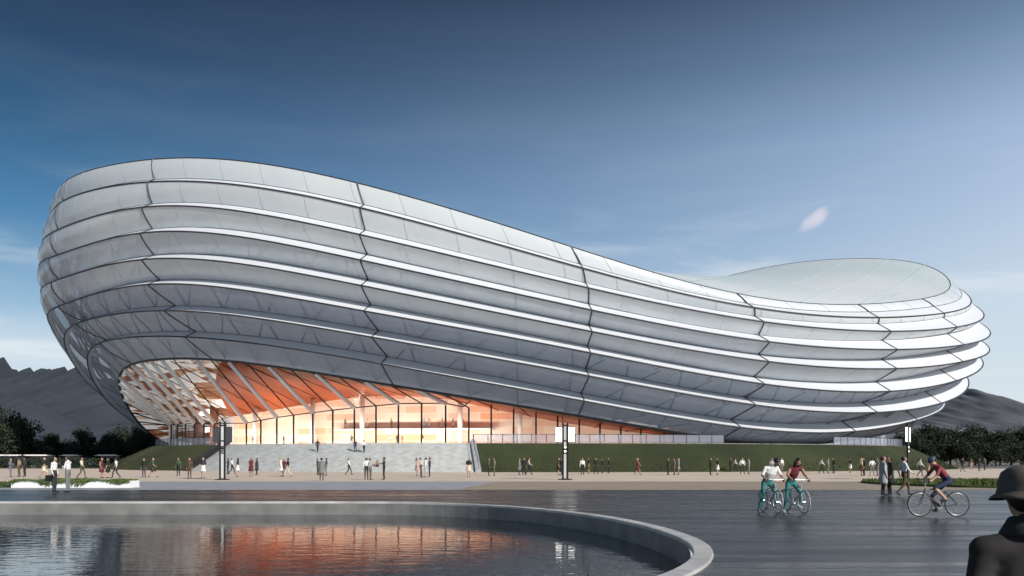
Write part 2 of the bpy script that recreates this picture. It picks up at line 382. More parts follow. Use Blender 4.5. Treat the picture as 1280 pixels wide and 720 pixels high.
def fit(kn, lam=2e-5):
    M_ = np.array([basis(t)*w_ for t, z, w_ in kn]); y = np.array([z*w_ for t, z, w_ in kn])
    reg = np.diag([0]+[lam*n**5 for n in range(1, NF+1) for _ in (0, 1)])
    return np.linalg.solve(M_.T @ M_+reg, M_.T @ y)
for k, R in enumerate(RINGS):
    tr = R.tr-2*PI
    for t, z in back0:
        s = min(1, max(0, (t-tr)/(R.tl-tr))); R.kn.append((t, z-((R0.zr-R.zr)*(1-s)+(R0.zl-R.zl)*s), .7))
    R.co = fit(R.kn)
def zof(R, t): return float(basis(t) @ R.co)
def rp(R, t, inset=0, dz=0): return (R.cx+(R.A-inset)*math.cos(t), YC+(R.B-inset)*math.sin(t), zof(R, t)+dz)
def interp_per(t, kn):
    t = t % (2*PI); ks = sorted(kn); xs = [k_[0] for k_ in ks]; ys = [k_[1] for k_ in ks]
    xs = [xs[-1]-2*PI]+xs+[xs[0]+2*PI]; ys = [ys[-1]]+ys+[ys[0]]; return float(np.interp(t, xs, ys))
R3 = RINGS[3]
TP = {px: t_of_px(R3, px) for px in (60, 175, 450, 740, 962, 1060, 1122, 1200)}
LEDGE_DZ = [(R3.tl, .4), (TP[175], 1.0), (TP[450], 1.30), (TP[740], 1.30), (TP[962], 1.28), (TP[1122], 1.65), (TP[1200], 2.0), (.3, 1.9), (PI/2, 1.2), (2.6, .8)]
WK = [0, .62, .85, 1, 1, 1, 1, 1, 1]
INS = 2.5
def ldz(k, t): return interp_per(t, LEDGE_DZ)*WK[k]
INT = [(R3.tl-.12, .25), (R3.tl+.05, .35), (TP[175], .82), (TP[450], 1), (TP[1122], 1), (.6, 1), (PI/2, .7), (2.8, .3)]
def ins(k, t): return [0, 1.5, 2.1, 2.5, 2.5, 2.5, 2.5, 2.4, 0][k]*interp_per(t, INT)
def bow(t): return interp_per(t, [(R3.tl, .8), (TP[175], .22), (TP[450], .12), (TP[1200], .15), (PI/2, .3)])
NTR = 288; TT = [2*PI*i/NTR for i in range(NTR)]
seam_t = [t_of_px(R3, p_) for p_ in (62, 175, 450, 740, 962, 1122, 1205)]
def ridge(k, t, off=0): return rp(RINGS[k], t, -off)
def valley(k, t, off=0): return rp(RINGS[k], t, ins(k, t)-off, ldz(k, t))

# materials of the shell
def glassy(name, col, fac, rough, tint=(.80,.86,.90), nscale=.05, var=.10):
    m = mat(name, col, rough, spec=.6); nt_ = m.node_tree; p = nt_.nodes['Principled BSDF']; out = nt_.nodes['Material Output']
    tcn = N(m, 'ShaderNodeTexCoord'); mp_ = N(m, 'ShaderNodeMapping'); mp_.inputs['Scale'].default_value = (1, 1, .25); L(m, tcn.outputs['Object'], mp_.inputs[0])
    n_ = N(m, 'ShaderNodeTexNoise'); n_.inputs['Scale'].default_value = nscale; n_.inputs['Detail'].default_value = 4; L(m, mp_.outputs[0], n_.inputs[0])
    rr = N(m, 'ShaderNodeValToRGB'); rr.color_ramp.elements[0].position = .3; rr.color_ramp.elements[1].position = .7
    rr.color_ramp.elements[0].color = (*[c*(1-var) for c in col], 1); rr.color_ramp.elements[1].color = (*[min(.95, c*(1+var)) for c in col], 1)
    L(m, n_.outputs['Fac'], rr.inputs[0]); L(m, rr.outputs[0], p.inputs['Base Color'])
    tr = N(m, 'ShaderNodeBsdfTransparent'); tr.inputs[0].default_value = (*tint, 1); mx_ = N(m, 'ShaderNodeMixShader'); mx_.inputs[0].default_value = fac
    L(m, tr.outputs[0], mx_.inputs[1]); L(m, p.outputs[0], mx_.inputs[2]); L(m, mx_.outputs[0], out.inputs[0])
    return m
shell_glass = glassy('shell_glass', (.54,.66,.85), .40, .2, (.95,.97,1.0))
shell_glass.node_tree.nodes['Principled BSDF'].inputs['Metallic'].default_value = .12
lit_tone_glass = glassy('shell_glass_lit_tone', (.82,.89,.95), .76, .24, (.95,.97,1.0))  # paler, denser copy of the shell glass: upper bands' brightness put into the colour
half_lit_tone_glass = glassy('shell_glass_half_lit_tone', (.74,.82,.93), .60, .22, (.95,.97,1.0))  # middle step of the same painted brightening
pane_joint = mat('pane_joint', (.38,.42,.47), .5)
ledge_m = mat('ledge_white', (.72,.74,.77), .4)
trim_m = mat('trim_dark', (.045,.05,.058), .4, .3)
roof_m = glassy('roof_membrane', (.84,.95,.92), .90, .3)

AR = empty('arena', (0, YC, PZ)); tag(AR, 'huge pebble shaped arena wrapped in bands of pale glass', 'arena')
def ac(o): o.parent = AR; o.matrix_parent_inverse = Matrix.Translation((0, -YC, -PZ)); return o
bands = []
for k in range(8):
    mb = MB(); rows = []
    low = (lambda t, k=k: valley(k+1, t)) if k < 7 else (lambda t: rp(RINGS[8], t))
    for s in (0, .25, .5, .75, 1):
        row = []
        for t in TT:
            a, b_ = Vector(ridge(k, t)), Vector(low(t)); q = a.lerp(b_, s)
            rad = Vector((math.cos(t), math.sin(t), 0)); q += rad*(bow(t)*4*s*(1-s))     # panes bow outwards a little
            row.append(q)
        rows.append(row)
    mb.loft(rows); nf = len(mb.f)
    for i in range(0, NTR, 4):
        mb.tube([rows[q][i]+Vector((math.cos(TT[i]), math.sin(TT[i]), 0))*.02 for q in range(5)], .022, 4, mi=1)
    gm = lit_tone_glass if k < 3 else half_lit_tone_glass if k < 5 else shell_glass  # bands step from painted bright at the top to darker glass below
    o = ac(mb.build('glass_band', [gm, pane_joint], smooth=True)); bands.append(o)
    for st_ in seam_t:
        pts = []
        for s in (0, .25, .5, .75, 1):
            a, b_ = Vector(ridge(k, st_)), Vector(low(st_)); q = a.lerp(b_, s)
            pts.append(q+Vector((math.cos(st_), math.sin(st_), 0))*(bow(st_)*4*s*(1-s)+.04))
        mb = MB(); mb.tube(pts, .11); q = mb.build('mullion', trim_m); q.parent = o
    if k > 0:
        mb = MB(); mb.loft([[valley(k, t) for t in TT], [Vector(valley(k, t)).lerp(Vector(ridge(k, t)), .85) for t in TT], [ridge(k, t) for t in TT]])
        q = ac(mb.build('ledge', ledge_m, smooth=True))
        for st_ in seam_t:
            mb = MB(); mb.tube([Vector(valley(k, st_))+Vector((0,0,.03)), Vector(ridge(k, st_))+Vector((0,0,.03))], .09); e = mb.build('joint', trim_m); e.parent = q
        mb = MB(); mb.tube([Vector(valley(k, t))+Vector((0,0,.02)) for t in TT], .055, 5, True); ac(mb.build('valley_trim', trim_m, smooth=True))
    mb = MB(); mb.tube([Vector(ridge(k, t)) for t in TT], .125 if k else .08, 6, True); ac(mb.build('ridge_trim', trim_m, smooth=True))
mb = MB(); mb.tube([Vector(rp(RINGS[8], t)) for t in TT], .22, 6, True); ac(mb.build('lip_trim', trim_m, smooth=True))
# roof: a saddle stretched over the top ring
mb = MB(); rows = []
def roof_pt(s, t):
    c = R0.co; z = c[0]
    for n in range(1, NF+1): z += (s**n)*(c[2*n-1]*math.cos(n*t)+c[2*n]*math.sin(n*t))
    return Vector((R0.cx+R0.A*s*math.cos(t), YC+R0.B*s*math.sin(t), z))
for s in (1, .96, .9, .8, .68, .55, .42, .3, .18, .08): rows.append([roof_pt(s, t) for t in TT])
mb.loft(rows); mb.add(rows[-1], [tuple(range(NTR))]); rf = ac(mb.build('roof', roof_m, smooth=True))
mb = MB()
def on_roof(x, y):
    u, v = (x-R0.cx)/R0.A, (y-YC)/R0.B; s = min(1, math.hypot(u, v)); return roof_pt(s, math.atan2(v, u))
for ta, tb in ((925, 1060), (1000, 1110), (1075, 1155), (1090, 1178), (860, 960), (780, 860), (690, 760), (600, 640), (500, 540), (400, 420)):
    a = Vector(rp(R0, t_of_px(R0, ta))); b_ = Vector(rp(R0, t_of_px(R0, tb, False)))
    mb.tube([on_roof(*(a.lerp(b_, i/24)).xy)+Vector((0,0,.03)) for i in range(25)], .075, 5)
q = mb.build('roof_seam', mat('seam_grey', (.34,.42,.42), .5)); q.parent = rf
# inner drum and steel frame seen through the glass
drum_m = mat('drum_grey', (.50,.52,.54), .7)
nt_ = drum_m; p = drum_m.node_tree.nodes['Principled BSDF']; tcn = N(drum_m, 'ShaderNodeTexCoord'); n_ = N(drum_m, 'ShaderNodeTexNoise'); mpp = N(drum_m, 'ShaderNodeMapping'); mpp.inputs['Scale'].default_value = (.11, .11, .015)
L(drum_m, tcn.outputs['Object'], mpp.inputs[0]); L(drum_m, mpp.outputs[0], n_.inputs[0]); n_.inputs['Scale'].default_value = 1; n_.inputs['Detail'].default_value = 3
rr = N(drum_m, 'ShaderNodeValToRGB'); rr.color_ramp.interpolation = 'CONSTANT'
for e_, (ps, c_) in zip([rr.color_ramp.elements[0], rr.color_ramp.elements[1], rr.color_ramp.elements.new(.6)], ((0, .84), (.46, .66), (.54, .90))): e_.position = ps; e_.color = (c_*.90, c_*.96, c_*1.04, 1)
L(drum_m, n_.outputs['Fac'], rr.inputs[0]); L(drum_m, rr.outputs[0], p.inputs['Base Color'])
def under(p, gap):
    p = Vector(p); p.z = min(p.z, on_roof(p.x, p.y).z-gap); return p
mb = MB(); mb.loft([[under(rp(RINGS[k], t, 2.0 if k == 8 else 7.0 if k else 8.5, .7 if k == 8 else -.8), 1.0) for t in TT[::2]] for k in range(9)]); ac(mb.build('inner_drum', drum_m, smooth=True))
mb = MB(); NB = 64
for i in range(NB):
    for k in range(0, 8):
        t0, t1 = 2*PI*i/NB, 2*PI*(i+(1 if k % 2 else -1)*.55)/NB
        mb.tube([under(rp(RINGS[k], t0 if k % 2 == 0 else t1, 3.4), .7), rp(RINGS[k+1], t1 if k % 2 == 0 else t0, 1.5 if k == 7 else 3.4, .4 if k == 7 else 0)], .14, 5)
    mb.tube([under(rp(RINGS[0], 2*PI*i/NB, 3.0, -.5), .6)]+[under(rp(RINGS[k], 2*PI*i/NB, 1.6 if k == 8 else 4.2, .5 if k == 8 else 0), .6) for k in range(1, 9)], .17, 5)
ac(mb.build('steel_frame', mat('frame_steel', (.24,.25,.28), .5, .3)))

# ------------------------------------------------------------------ the hall under the shell
R8 = RINGS[8]
GA, GB, GC = 68.0, 36.0, 3.0                 # plan of the glass wall
SA_, SB_ = 60.0, 28.0                        # plan of the hall's back wall
class E: pass
G = E(); G.A, G.B, G.cx = GA, GB, GC
S = E(); S.A, S.B, S.cx = SA_, SB_, GC
def zline(Rg, pts, lo):
    kn = []
    for px, py in pts:
        t = t_of_px(Rg, px); kn.append((t, max(lo, EYE+(HOR-py)*(YC+Rg.B*math.sin(t))/F)))
    tl = min(k_[0] for k_ in kn); tr = max(k_[0] for k_ in kn)
    kn += [(tl-.35, 8.0), (PI/2, 8.0), (tr+.3-2*PI if tr+.3 > 2*PI else tr+.3, 6.4)]
    return lambda t: interp_per(t, kn)
zS = zline(S, [(250,530),(300,519),(340,513),(380,506),(440,497),(500,494),(560,499),(620,512),(690,526),(760,537),(830,544),(900,548),(1000,549)], PZ+.3)
zK0 = zline(G, [(225,530),(307,529),(345,522),(390,516),(440,510),(500,504.5),(555,504)], PZ+1)
def lip(t): return Vector(rp(R8, t))
def gp(t, z): return Vector((G.cx+G.A*math.cos(t), YC+G.B*math.sin(t), z))
def sp(t, z): return Vector((S.cx+S.A*math.cos(t), YC+S.B*math.sin(t), z))
def soffit_z(t):                             # the ceiling's height above the glass wall's line
    a, b_ = lip(t), sp(t, zS(t)); ra = (a.xy-b_.xy).length; rg = (gp(t, 0).xy-b_.xy).length; return b_.z+(a.z-b_.z)*min(1, rg/ra)
tK1 = t_of_px(G, 590)
def zK(t): return min(zK0(t), soffit_z(t)) if PI*.95 < t < tK1 else soffit_z(t)
# ceiling
m = mat('soffit_timber', (.58,.13,.025), .45); p = m.node_tree.nodes['Principled BSDF']
uvn = N(m, 'ShaderNodeTexCoord'); n_ = N(m, 'ShaderNodeTexNoise'); n_.inputs['Scale'].default_value = .16; n_.inputs['Detail'].default_value = 6; L(m, uvn.outputs['Object'], n_.inputs[0])
rr = N(m, 'ShaderNodeValToRGB'); rr.color_ramp.elements[0].position = .32; rr.color_ramp.elements[1].position = .72
rr.color_ramp.elements[0].color = (.22,.032,.006,1); rr.color_ramp.elements[1].color = (.52,.11,.022,1); L(m, n_.outputs['Fac'], rr.inputs[0]); L(m, rr.outputs[0], p.inputs['Base Color'])
tE0, tE1 = t_of_px(R8, 278), t_of_px(S, 291)
def tE(q): return tE0+(tE1-tE0)*q
def soffit(ta, tb, m_, nm):
    mb = MB(); mb.loft([[lip(t).lerp(sp(t, zS(t)), q) for t in np.linspace(ta(q), tb(q), 200)] for q in (.015, .2, .4, .6, .8, 1)], closed=False); return ac(mb.build(nm, m_, smooth=True))
soffit(tE, lambda q: 2*PI+.6, m, 'soffit')
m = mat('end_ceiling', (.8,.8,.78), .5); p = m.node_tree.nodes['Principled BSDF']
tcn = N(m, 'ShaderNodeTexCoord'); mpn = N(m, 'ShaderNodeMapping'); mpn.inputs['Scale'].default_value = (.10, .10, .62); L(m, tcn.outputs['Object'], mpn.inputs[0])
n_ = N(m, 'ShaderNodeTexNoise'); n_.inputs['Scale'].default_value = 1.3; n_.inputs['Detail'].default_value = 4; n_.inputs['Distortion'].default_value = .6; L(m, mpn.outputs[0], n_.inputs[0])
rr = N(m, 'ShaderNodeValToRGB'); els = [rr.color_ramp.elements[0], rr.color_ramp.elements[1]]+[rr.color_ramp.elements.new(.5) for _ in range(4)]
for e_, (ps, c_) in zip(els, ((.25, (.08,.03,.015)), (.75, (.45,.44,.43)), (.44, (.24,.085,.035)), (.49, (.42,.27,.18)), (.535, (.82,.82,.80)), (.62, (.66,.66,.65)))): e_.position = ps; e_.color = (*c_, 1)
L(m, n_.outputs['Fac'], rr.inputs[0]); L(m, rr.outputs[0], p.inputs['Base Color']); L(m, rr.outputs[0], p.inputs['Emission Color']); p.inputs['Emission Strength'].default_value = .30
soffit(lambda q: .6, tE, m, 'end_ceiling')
mb = MB()
for i in range(0, NTR, 4): mb.tube([lip(TT[i]).lerp(sp(TT[i], zS(TT[i])), s)-Vector((0,0,.06)) for s in (.03, .5, 1)], .09, 4)
ac(mb.build('soffit_rib', mat('rib_brown', (.20,.05,.015), .6)))
# back wall of the hall, panelled in warm tones; paler at the two ends
m = mat('hall_wall', (.85,.55,.38), .6); p = m.node_tree.nodes['Principled BSDF']
tcn = N(m, 'ShaderNodeTexCoord'); sx = N(m, 'ShaderNodeSeparateXYZ'); cx_ = N(m, 'ShaderNodeCombineXYZ'); L(m, tcn.outputs['Object'], sx.inputs[0]); L(m, sx.outputs[0], cx_.inputs[0]); L(m, sx.outputs[2], cx_.inputs[1])
bk = N(m, 'ShaderNodeTexBrick'); bk.inputs['Scale'].default_value = 1; bk.inputs['Brick Width'].default_value = 5.2; bk.inputs['Row Height'].default_value = 1.15; bk.inputs['Mortar Size'].default_value = .035; bk.inputs['Bias'].default_value = .12; bk.offset = .37
bk.inputs['Color1'].default_value = (.82,.36,.17,1); bk.inputs['Color2'].default_value = (.93,.78,.64,1); bk.inputs['Mortar'].default_value = (.95,.85,.75,1); L(m, cx_.outputs[0], bk.inputs['Vector']); L(m, bk.outputs['Color'], p.inputs['Base Color'])
def wall_between(pxa, pxb, m, name):
    ta, tb = t_of_px(S, pxa), t_of_px(S, pxb); ts = np.linspace(ta, tb, 60); mb = MB()
    mb.loft([[sp(t, PZ) for t in ts], [sp(t, max(PZ+.1, zS(t)+.02)) for t in ts]], closed=False); return ac(mb.build(name, m, smooth=True))
wall_between(292, 870, m, 'hall_wall')
pale = mat('end_wall_pale', (.78,.80,.84), .4)
def wall_arc(ta, tb, m, name):
    ts = np.linspace(ta, tb, 90); mb = MB(); mb.loft([[sp(t, PZ) for t in ts], [sp(t, max(PZ+.1, zS(t)+.02)) for t in ts]], closed=False); return ac(mb.build(name, m, smooth=True))
wall_arc(t_of_px(S, 870), t_of_px(S, 292)+2*PI, pale, 'hall_wall')
# mezzanine, white columns and lights of the hall
white = mat('white_paint', (.82,.80,.77), .5); mb = MB()
ts = np.linspace(t_of_px(G, 385), t_of_px(G, 610), 30)
def mz(t, f, z): q = gp(t, z).lerp(sp(t, z), f); return q
mb.loft([[mz(t, .74, z) for t in ts] if i in (0, 1) else [mz(t, .99, z) for t in ts] for i, z in enumerate((6.35, 6.62, 6.62))], closed=False); mb.loft([[mz(t, .74, 6.35) for t in ts], [mz(t, .99, 6.35) for t in ts]], closed=False)
ac(mb.build('mezzanine', white))
for px in (330, 400, 460, 578, 650):
    t = t_of_px(S, px); q = sp(t, PZ).lerp(gp(t, PZ), .2); mb = MB(); mb.tube([q, Vector((q.x, q.y, zS(t)+.4))], .42, 14); ac(mb.build('hall_column', white, smooth=True))
for i, px in enumerate((236, 258, 280, 310, 345, 380, 420, 460, 500, 540, 580, 620, 665, 710, 760, 810, 1060, 1100)):
    t = t_of_px(G, px); a = gp(t, PZ+.12).lerp(sp(t, PZ+.12), .12); b_ = sp(t, PZ+.12)
    ld = bpy.data.lights.new('hall_uplight', 'AREA'); ld.shape = 'RECTANGLE'; ld.size = 5.0; ld.size_y = .5
    ld.energy = (430 if px < 590 else 130) if px < 900 else 150; ld.color = (1, .87, .76) if px < 900 else (.75,.85,1)
    lo = bpy.data.objects.new('hall_uplight', ld); COL.objects.link(lo); lo.location = a
    d = (b_-a).normalized()+Vector((0,0,.5 if px < 590 else .05)); lo.rotation_euler = (-d).to_track_quat('Z', 'Y').to_euler()
# cabinets, screens and brown pillars seen through the leaning glass at the rounded end
brown = mat('brown_panel', (.20,.07,.03), .5)
for px in (232, 248, 268, 288):
    t = t_of_px(S, px); q = sp(t, PZ).lerp(gp(t, PZ), .35); zt = soffit_z(t); mb = MB(); mb.tube([q, Vector((q.x, q.y, zt+.8))], .75, 10); ac(mb.build('hall_pillar', brown, smooth=True))
scr = mat('lit_panel', (.9,.9,.88), .4, emit=(1, .95, .88), estr=.9)
for (pa, pb, f0, zz0, zz1) in ((236, 262, .6, 8.2, 9.2), (262, 290, .6, 9.6, 10.6), (240, 290, .75, 6.6, 7.5), (250, 288, .55, 11.2, 11.9)):
    ts = np.linspace(t_of_px(S, pa), t_of_px(S, pb), 8); mb = MB()
    r1_ = [gp(t, zz0).lerp(sp(t, zz0), f0) for t in ts]; r2_ = [gp(t, zz0).lerp(sp(t, zz0), f0+.05) for t in ts]
    mb.loft([r1_, [Vector((q.x, q.y, zz1)) for q in r1_], [Vector((q.x, q.y, zz1)) for q in r2_], r2_, r1_], closed=False); ac(mb.build('light_panel', scr))
# glazing: upright wall, leaning panes, slender posts and leaning struts
m = mat('clear_glass', (.9,.95,1), .03); ntg = m.node_tree; out = ntg.nodes['Material Output']
tr = N(m, 'ShaderNodeBsdfTransparent'); tr.inputs[0].default_value = (.93,.95,.96,1); gl = N(m, 'ShaderNodeBsdfGlossy'); gl.inputs['Roughness'].default_value = .16; fr = N(m, 'ShaderNodeFresnel'); fr.inputs['IOR'].default_value = 1.4
mx = N(m, 'ShaderNodeMixShader'); L(m, fr.outputs[0], mx.inputs[0]); L(m, tr.outputs[0], mx.inputs[1]); L(m, gl.outputs[0], mx.inputs[2]); L(m, mx.outputs[0], out.inputs[0])
clear = m
gt = np.linspace(PI*1.0, 2*PI*1.0, 150)
mb = MB(); mb.loft([[gp(t, PZ) for t in gt], [gp(t, max(PZ+.05, zK(t))) for t in gt]], closed=False); gw = ac(mb.build('glass_wall', clear, smooth=True))
lt = np.linspace(t_of_px(G, 225)-.16, tK1, 60)
mb = MB(); mb.loft([[gp(t, zK(t)) for t in lt], [lip(t)-Vector((0,0,.1)) for t in lt]], closed=False); lg = ac(mb.build('leaning_glass', clear, smooth=True))
dark = mat('post_dark', (.022,.024,.028), .4, .4); silver = mat('strut_silver', (.80,.82,.84), .4, .1)
mb = MB(); mb.tube([gp(t, zK(t)) for t in lt], .09, 5); q = mb.build('transom', dark); q.parent = lg
post_px = [213, 222, 232, 243, 255, 268, 282, 308, 326, 346, 367, 391, 416, 443, 470, 498, 527, 557, 586, 614, 642, 670, 697, 724, 750, 776, 801, 830, 858, 886]
for i, px in enumerate(post_px):
    t = t_of_px(G, px) if px > 214 else t_of_px(G, 214); mb = MB(); mb.tube([gp(t, PZ), gp(t, max(PZ+.1, zK(t)))], .15, 6); ac(mb.build('post', dark))
    if px < 590:
        a, b_ = gp(t, zK(t)), lip(t)-Vector((0,0,.15)); mb = MB()
        if i % 2 == 1 or px < 262: mb.tube([a, b_], .34, 8); ac(mb.build('strut', silver, smooth=True))
        else: mb.tube([a, b_], .10, 6); ac(mb.build('strut', dark))
for dt in (.05, .10, .15):                       # struts round the far side of the end
    t = t_of_px(G, 214)-dt*1.3; mb = MB(); mb.tube([gp(t, PZ), gp(t, zK(t)), lip(t)-Vector((0,0,.15))], [.2, .3, .3], 8); ac(mb.build('strut', silver))
for dt in (.2, .26, .32, .38):
    t = t_of_px(G, 214)-dt*1.1; mb = MB(); mb.tube([gp(t, PZ), gp(t, zK(t)), lip(t)-Vector((0,0,.15))], .14, 6); ac(mb.build('strut', dark))
# glass railings along the terrace edge
railg = glassy('rail_glass', (.60,.65,.78), .34, .1, (.85,.88,.95))
def railing(pxa, pxb, step, label, name='glass_railing'):
    e_ = Ring(); e_.A, e_.B, e_.cx = MT[0]-.6, MT[1]-.6, MC[0]
    ta, tb = t_of_px(e_, pxa), t_of_px(e_, pxb); n = max(2, int(abs(tb-ta)*62/step)); ts = np.linspace(ta, tb, n+1)
    P = lambda t, z: Vector((e_.cx+e_.A*math.cos(t), YC+e_.B*math.sin(t), z))
    root = empty(name, P((ta+tb)/2, PZ)); tag(root, label, 'railing', 'glass railings round the terrace')
    mb = MB(); mb.loft([[P(t, PZ+.08) for t in ts], [P(t, PZ+1.12) for t in ts]], closed=False); child(mb.build('glass_panel', railg), root)
    mb = MB(); mb.tube([P(t, PZ+1.16) for t in ts], .04, 6); child(mb.build('top_rail', dark), root)
    for t in ts: mb = MB(); mb.tube([P(t, PZ), P(t, PZ+1.16)], .045, 6); child(mb.build('rail_post', dark), root)
railing(592, 905, 1.7, 'glass railing on the terrace between the stair and the lowest point of the shell')
railing(1042, 1128, 1.7, 'short glass railing on the terrace under the low end of the shell')
railing(190, 283, 1.7, 'glass railing on the terrace beyond the dark stair cheek')

# ------------------------------------------------------------------ mountains
def mountain(name, prof, D, depth, m, rough, seed):
    r = np.random.default_rng(seed); xs = np.array([p_[0] for p_ in prof]); ys = np.array([p_[1] for p_ in prof])
    pxs = np.linspace(xs[0], xs[-1], 420); hs = (HOR-np.interp(pxs, xs, ys))*D/F
    nr = 51; ph = r.uniform(0, 6, 8); rows = []
    for j in range(nr):
        v = j/(nr-1); row = []
        for i, px in enumerate(pxs):
            f_ = (v/.6)**.85 if v <= .6 else (1-(v-.6)/.4)
            y = D+(v-.6)*depth
            nz = noise.fractal(Vector((px*.035, v*5, seed*3.7)), .9, 2.1, 6); n2 = noise.fractal(Vector((px*.13, v*9, seed*1.3)), .8, 2.1, 5)
            row.append(((px-640)/F*D*(1+(v-.6)*.12), y, max(-5, hs[i]*f_+rough*((.75-2.2*abs(noise.noise(Vector((px*.075, v*2.2, seed)))))*f_**5*1.25+n2*f_**3*.7+nz*.9*f_*(1-f_)*4))))
        rows.append(row)
    mb = MB(); mb.loft(rows, closed=False); return tag(fixn(mb.build(name, m, smooth=True)), kind='structure')
rock = mat('mountain_hazed_rock', (.036,.045,.058), .95, noise=.25, nscale=.006)  # lightened and blued: some distance haze is put into the rock colour
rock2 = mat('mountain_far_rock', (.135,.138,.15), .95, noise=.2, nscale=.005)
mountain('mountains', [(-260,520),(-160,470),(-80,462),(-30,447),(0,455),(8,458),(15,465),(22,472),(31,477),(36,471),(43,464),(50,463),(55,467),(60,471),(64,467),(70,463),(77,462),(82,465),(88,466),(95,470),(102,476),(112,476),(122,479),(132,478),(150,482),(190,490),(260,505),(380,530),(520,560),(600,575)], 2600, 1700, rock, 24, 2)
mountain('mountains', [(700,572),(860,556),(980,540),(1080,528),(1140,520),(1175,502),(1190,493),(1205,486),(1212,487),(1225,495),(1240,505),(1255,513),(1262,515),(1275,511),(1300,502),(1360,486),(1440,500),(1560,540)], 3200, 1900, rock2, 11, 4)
mountain('hills', [(-160,530),(-80,508),(-20,499),(10,496),(28,497),(48,504),(80,522),(120,545),(170,572)], 1500, 700, rock, 3, 6)

# ------------------------------------------------------------------ trees
leafm = mat('leaf_dark', (.016,.027,.013), .8, noise=.5, nscale=.5)
leafm2 = mat('leaf_mid', (.024,.033,.014), .8, noise=.5, nscale=.45)
bark = mat('bark', (.05,.04,.03), .9)
def tree_meshes(seed, H, W, nleaf):
    r = random.Random(seed); tk = MB(); cr = MB()
    tk.tube([(0,0,-.1), (.06,.02,H*.2), (-.05,.08,H*.45), (.05,0,H*.75)], [.28,.2,.14,.05], 8)
    clumps = []
    for i in range(17):
        a = r.uniform(0, 2*PI); z = H*r.uniform(.24, .93); rad = W*.5*math.sqrt(max(.06, 1-((z/H-.48)/.52)**2))*r.uniform(.3, .95)
        c = Vector((math.cos(a)*rad, math.sin(a)*rad, z)); clumps.append((c, W*r.uniform(.13, .24)))
        b0 = Vector((0, .03, z*.55)); tk.tube([b0, b0.lerp(c, .5)+Vector((0,0,.1)), c], [.09,.06,.02], 5)
    for _ in range(nleaf):
        c, cr_ = r.choice(clumps); d = Vector((r.gauss(0,1), r.gauss(0,1), r.gauss(0,.75))).normalized()*cr_*(r.random()**.45)*1.25
        q = c+d; s = r.uniform(.20, .42); u = Vector((r.gauss(0,1), r.gauss(0,1), r.gauss(0,.7))).normalized(); v_ = u.orthogonal().normalized()
        v_ = (Matrix.Rotation(r.uniform(0, 2*PI), 3, u) @ v_)*s*.6; u = u*s
        cr.add([q-u, q+v_*.9, q+u, q-v_*.9], [(0,1,2,3)], 0 if r.random() < .6 else 1)
    a, b_ = tk.mesh('trunk'), cr.mesh('crown'); a.materials.append(bark); b_.materials.append(leafm); b_.materials.append(leafm2); return a, b_
TREES = [tree_meshes(20+i, 10.0, (9.4, 8.4, 10.2, 8.0)[i], 4200) for i in range(4)]
def tree(x, y, h, v, label, group, ws=1.0, name='broadleaf_tree'):
    root = empty(name, (x, y, 0), random.uniform(0, 6.28)); root.scale = (h/10*ws, h/10*ws, h/10); tag(root, label, 'tree', group)
    for nm, me in zip(('trunk', 'crown'), TREES[v]):
        c = bpy.data.objects.new(nm, me); COL.objects.link(c); c.parent = root
gl_ = 'dark trees lining the plaza beneath the crags'
def tpx(px, top, D): return ((px-640)/F*D, D, EYE+(HOR-top)*D/F)
x, y, h = tpx(2, 510, 175); tree(x, y, h, 0, 'tallest dark tree, in front of the crags beyond the white pavilions', None, .8)
x, y, h = tpx(20, 522, 182); tree(x, y, h, 2, 'second tallest dark tree, close against the tallest one', None, .8)
for i, (px, top, D) in enumerate(((40,552,215),(60,541,220),(80,549,226),(101,538,222),(122,547,230),(142,541,226),(160,536,235),(177,531,230),(194,527,238),(210,526,244),(226,530,250),(-22,528,205),(50,556,200),(92,556,206),(132,555,210),(168,552,214),(250,540,255))):
    x, y, h = tpx(px, top, D); tree(x, y, h, i % 4, 'dark rounded tree in the wooded row below the jagged crags', gl_)
for i, (px, top, D) in enumerate(((1124,540,232),(1143,531,226),(1158,527,235),(1172,526,228),(1188,530,236),(1203,527,230),(1219,528,240),(1234,537,232),(1250,533,226),(1264,529,234),(1279,533,228),(1296,528,238),(1312,530,228),(1150,545,200),(1180,546,204),(1212,545,200),(1245,548,203),(1276,547,206),(1108,545,250))):
    x, y, h = tpx(px, top, D); tree(x, y, h*.86, (i+1) % 4, 'dark leafy tree in the row below the single pointed peak', 'dark trees lining the plaza beneath the pointed peak', 1.12)
# dark hedge with white pavilions behind it
def scatter_leaves(mb, r, n, area, s0, s1):
    for _ in range(n):
        q = Vector(area(r)); s = r.uniform(s0, s1); u = Vector((r.gauss(0,1), r.gauss(0,1), r.gauss(0,1))).normalized(); v_ = u.orthogonal().normalized()*s*.6; u = u*s
        mb.add([q-u, q+v_, q+u, q-v_], [(0,1,2,3)])
mb = MB(); scatter_leaves(mb, random.Random(3), 5200, lambda r: (r.uniform(-100, -62), r.gauss(163, .45), r.uniform(0.05, 1.85)), .10, .24)
hd = empty('hedge', (-81, 163, 0)); tag(hd, 'long dark clipped hedge in front of the wooded row', 'hedge')
child(mb.build('foliage', leafm), hd); mb = MB()
for i in range(40): xx = -100+i*.95; mb.tube([(xx, 163, 0), (xx+.1, 163, .7), (xx-.1, 163.1, 1.5)], [.05,.04,.02], 5)
child(mb.build('stem', bark), hd)
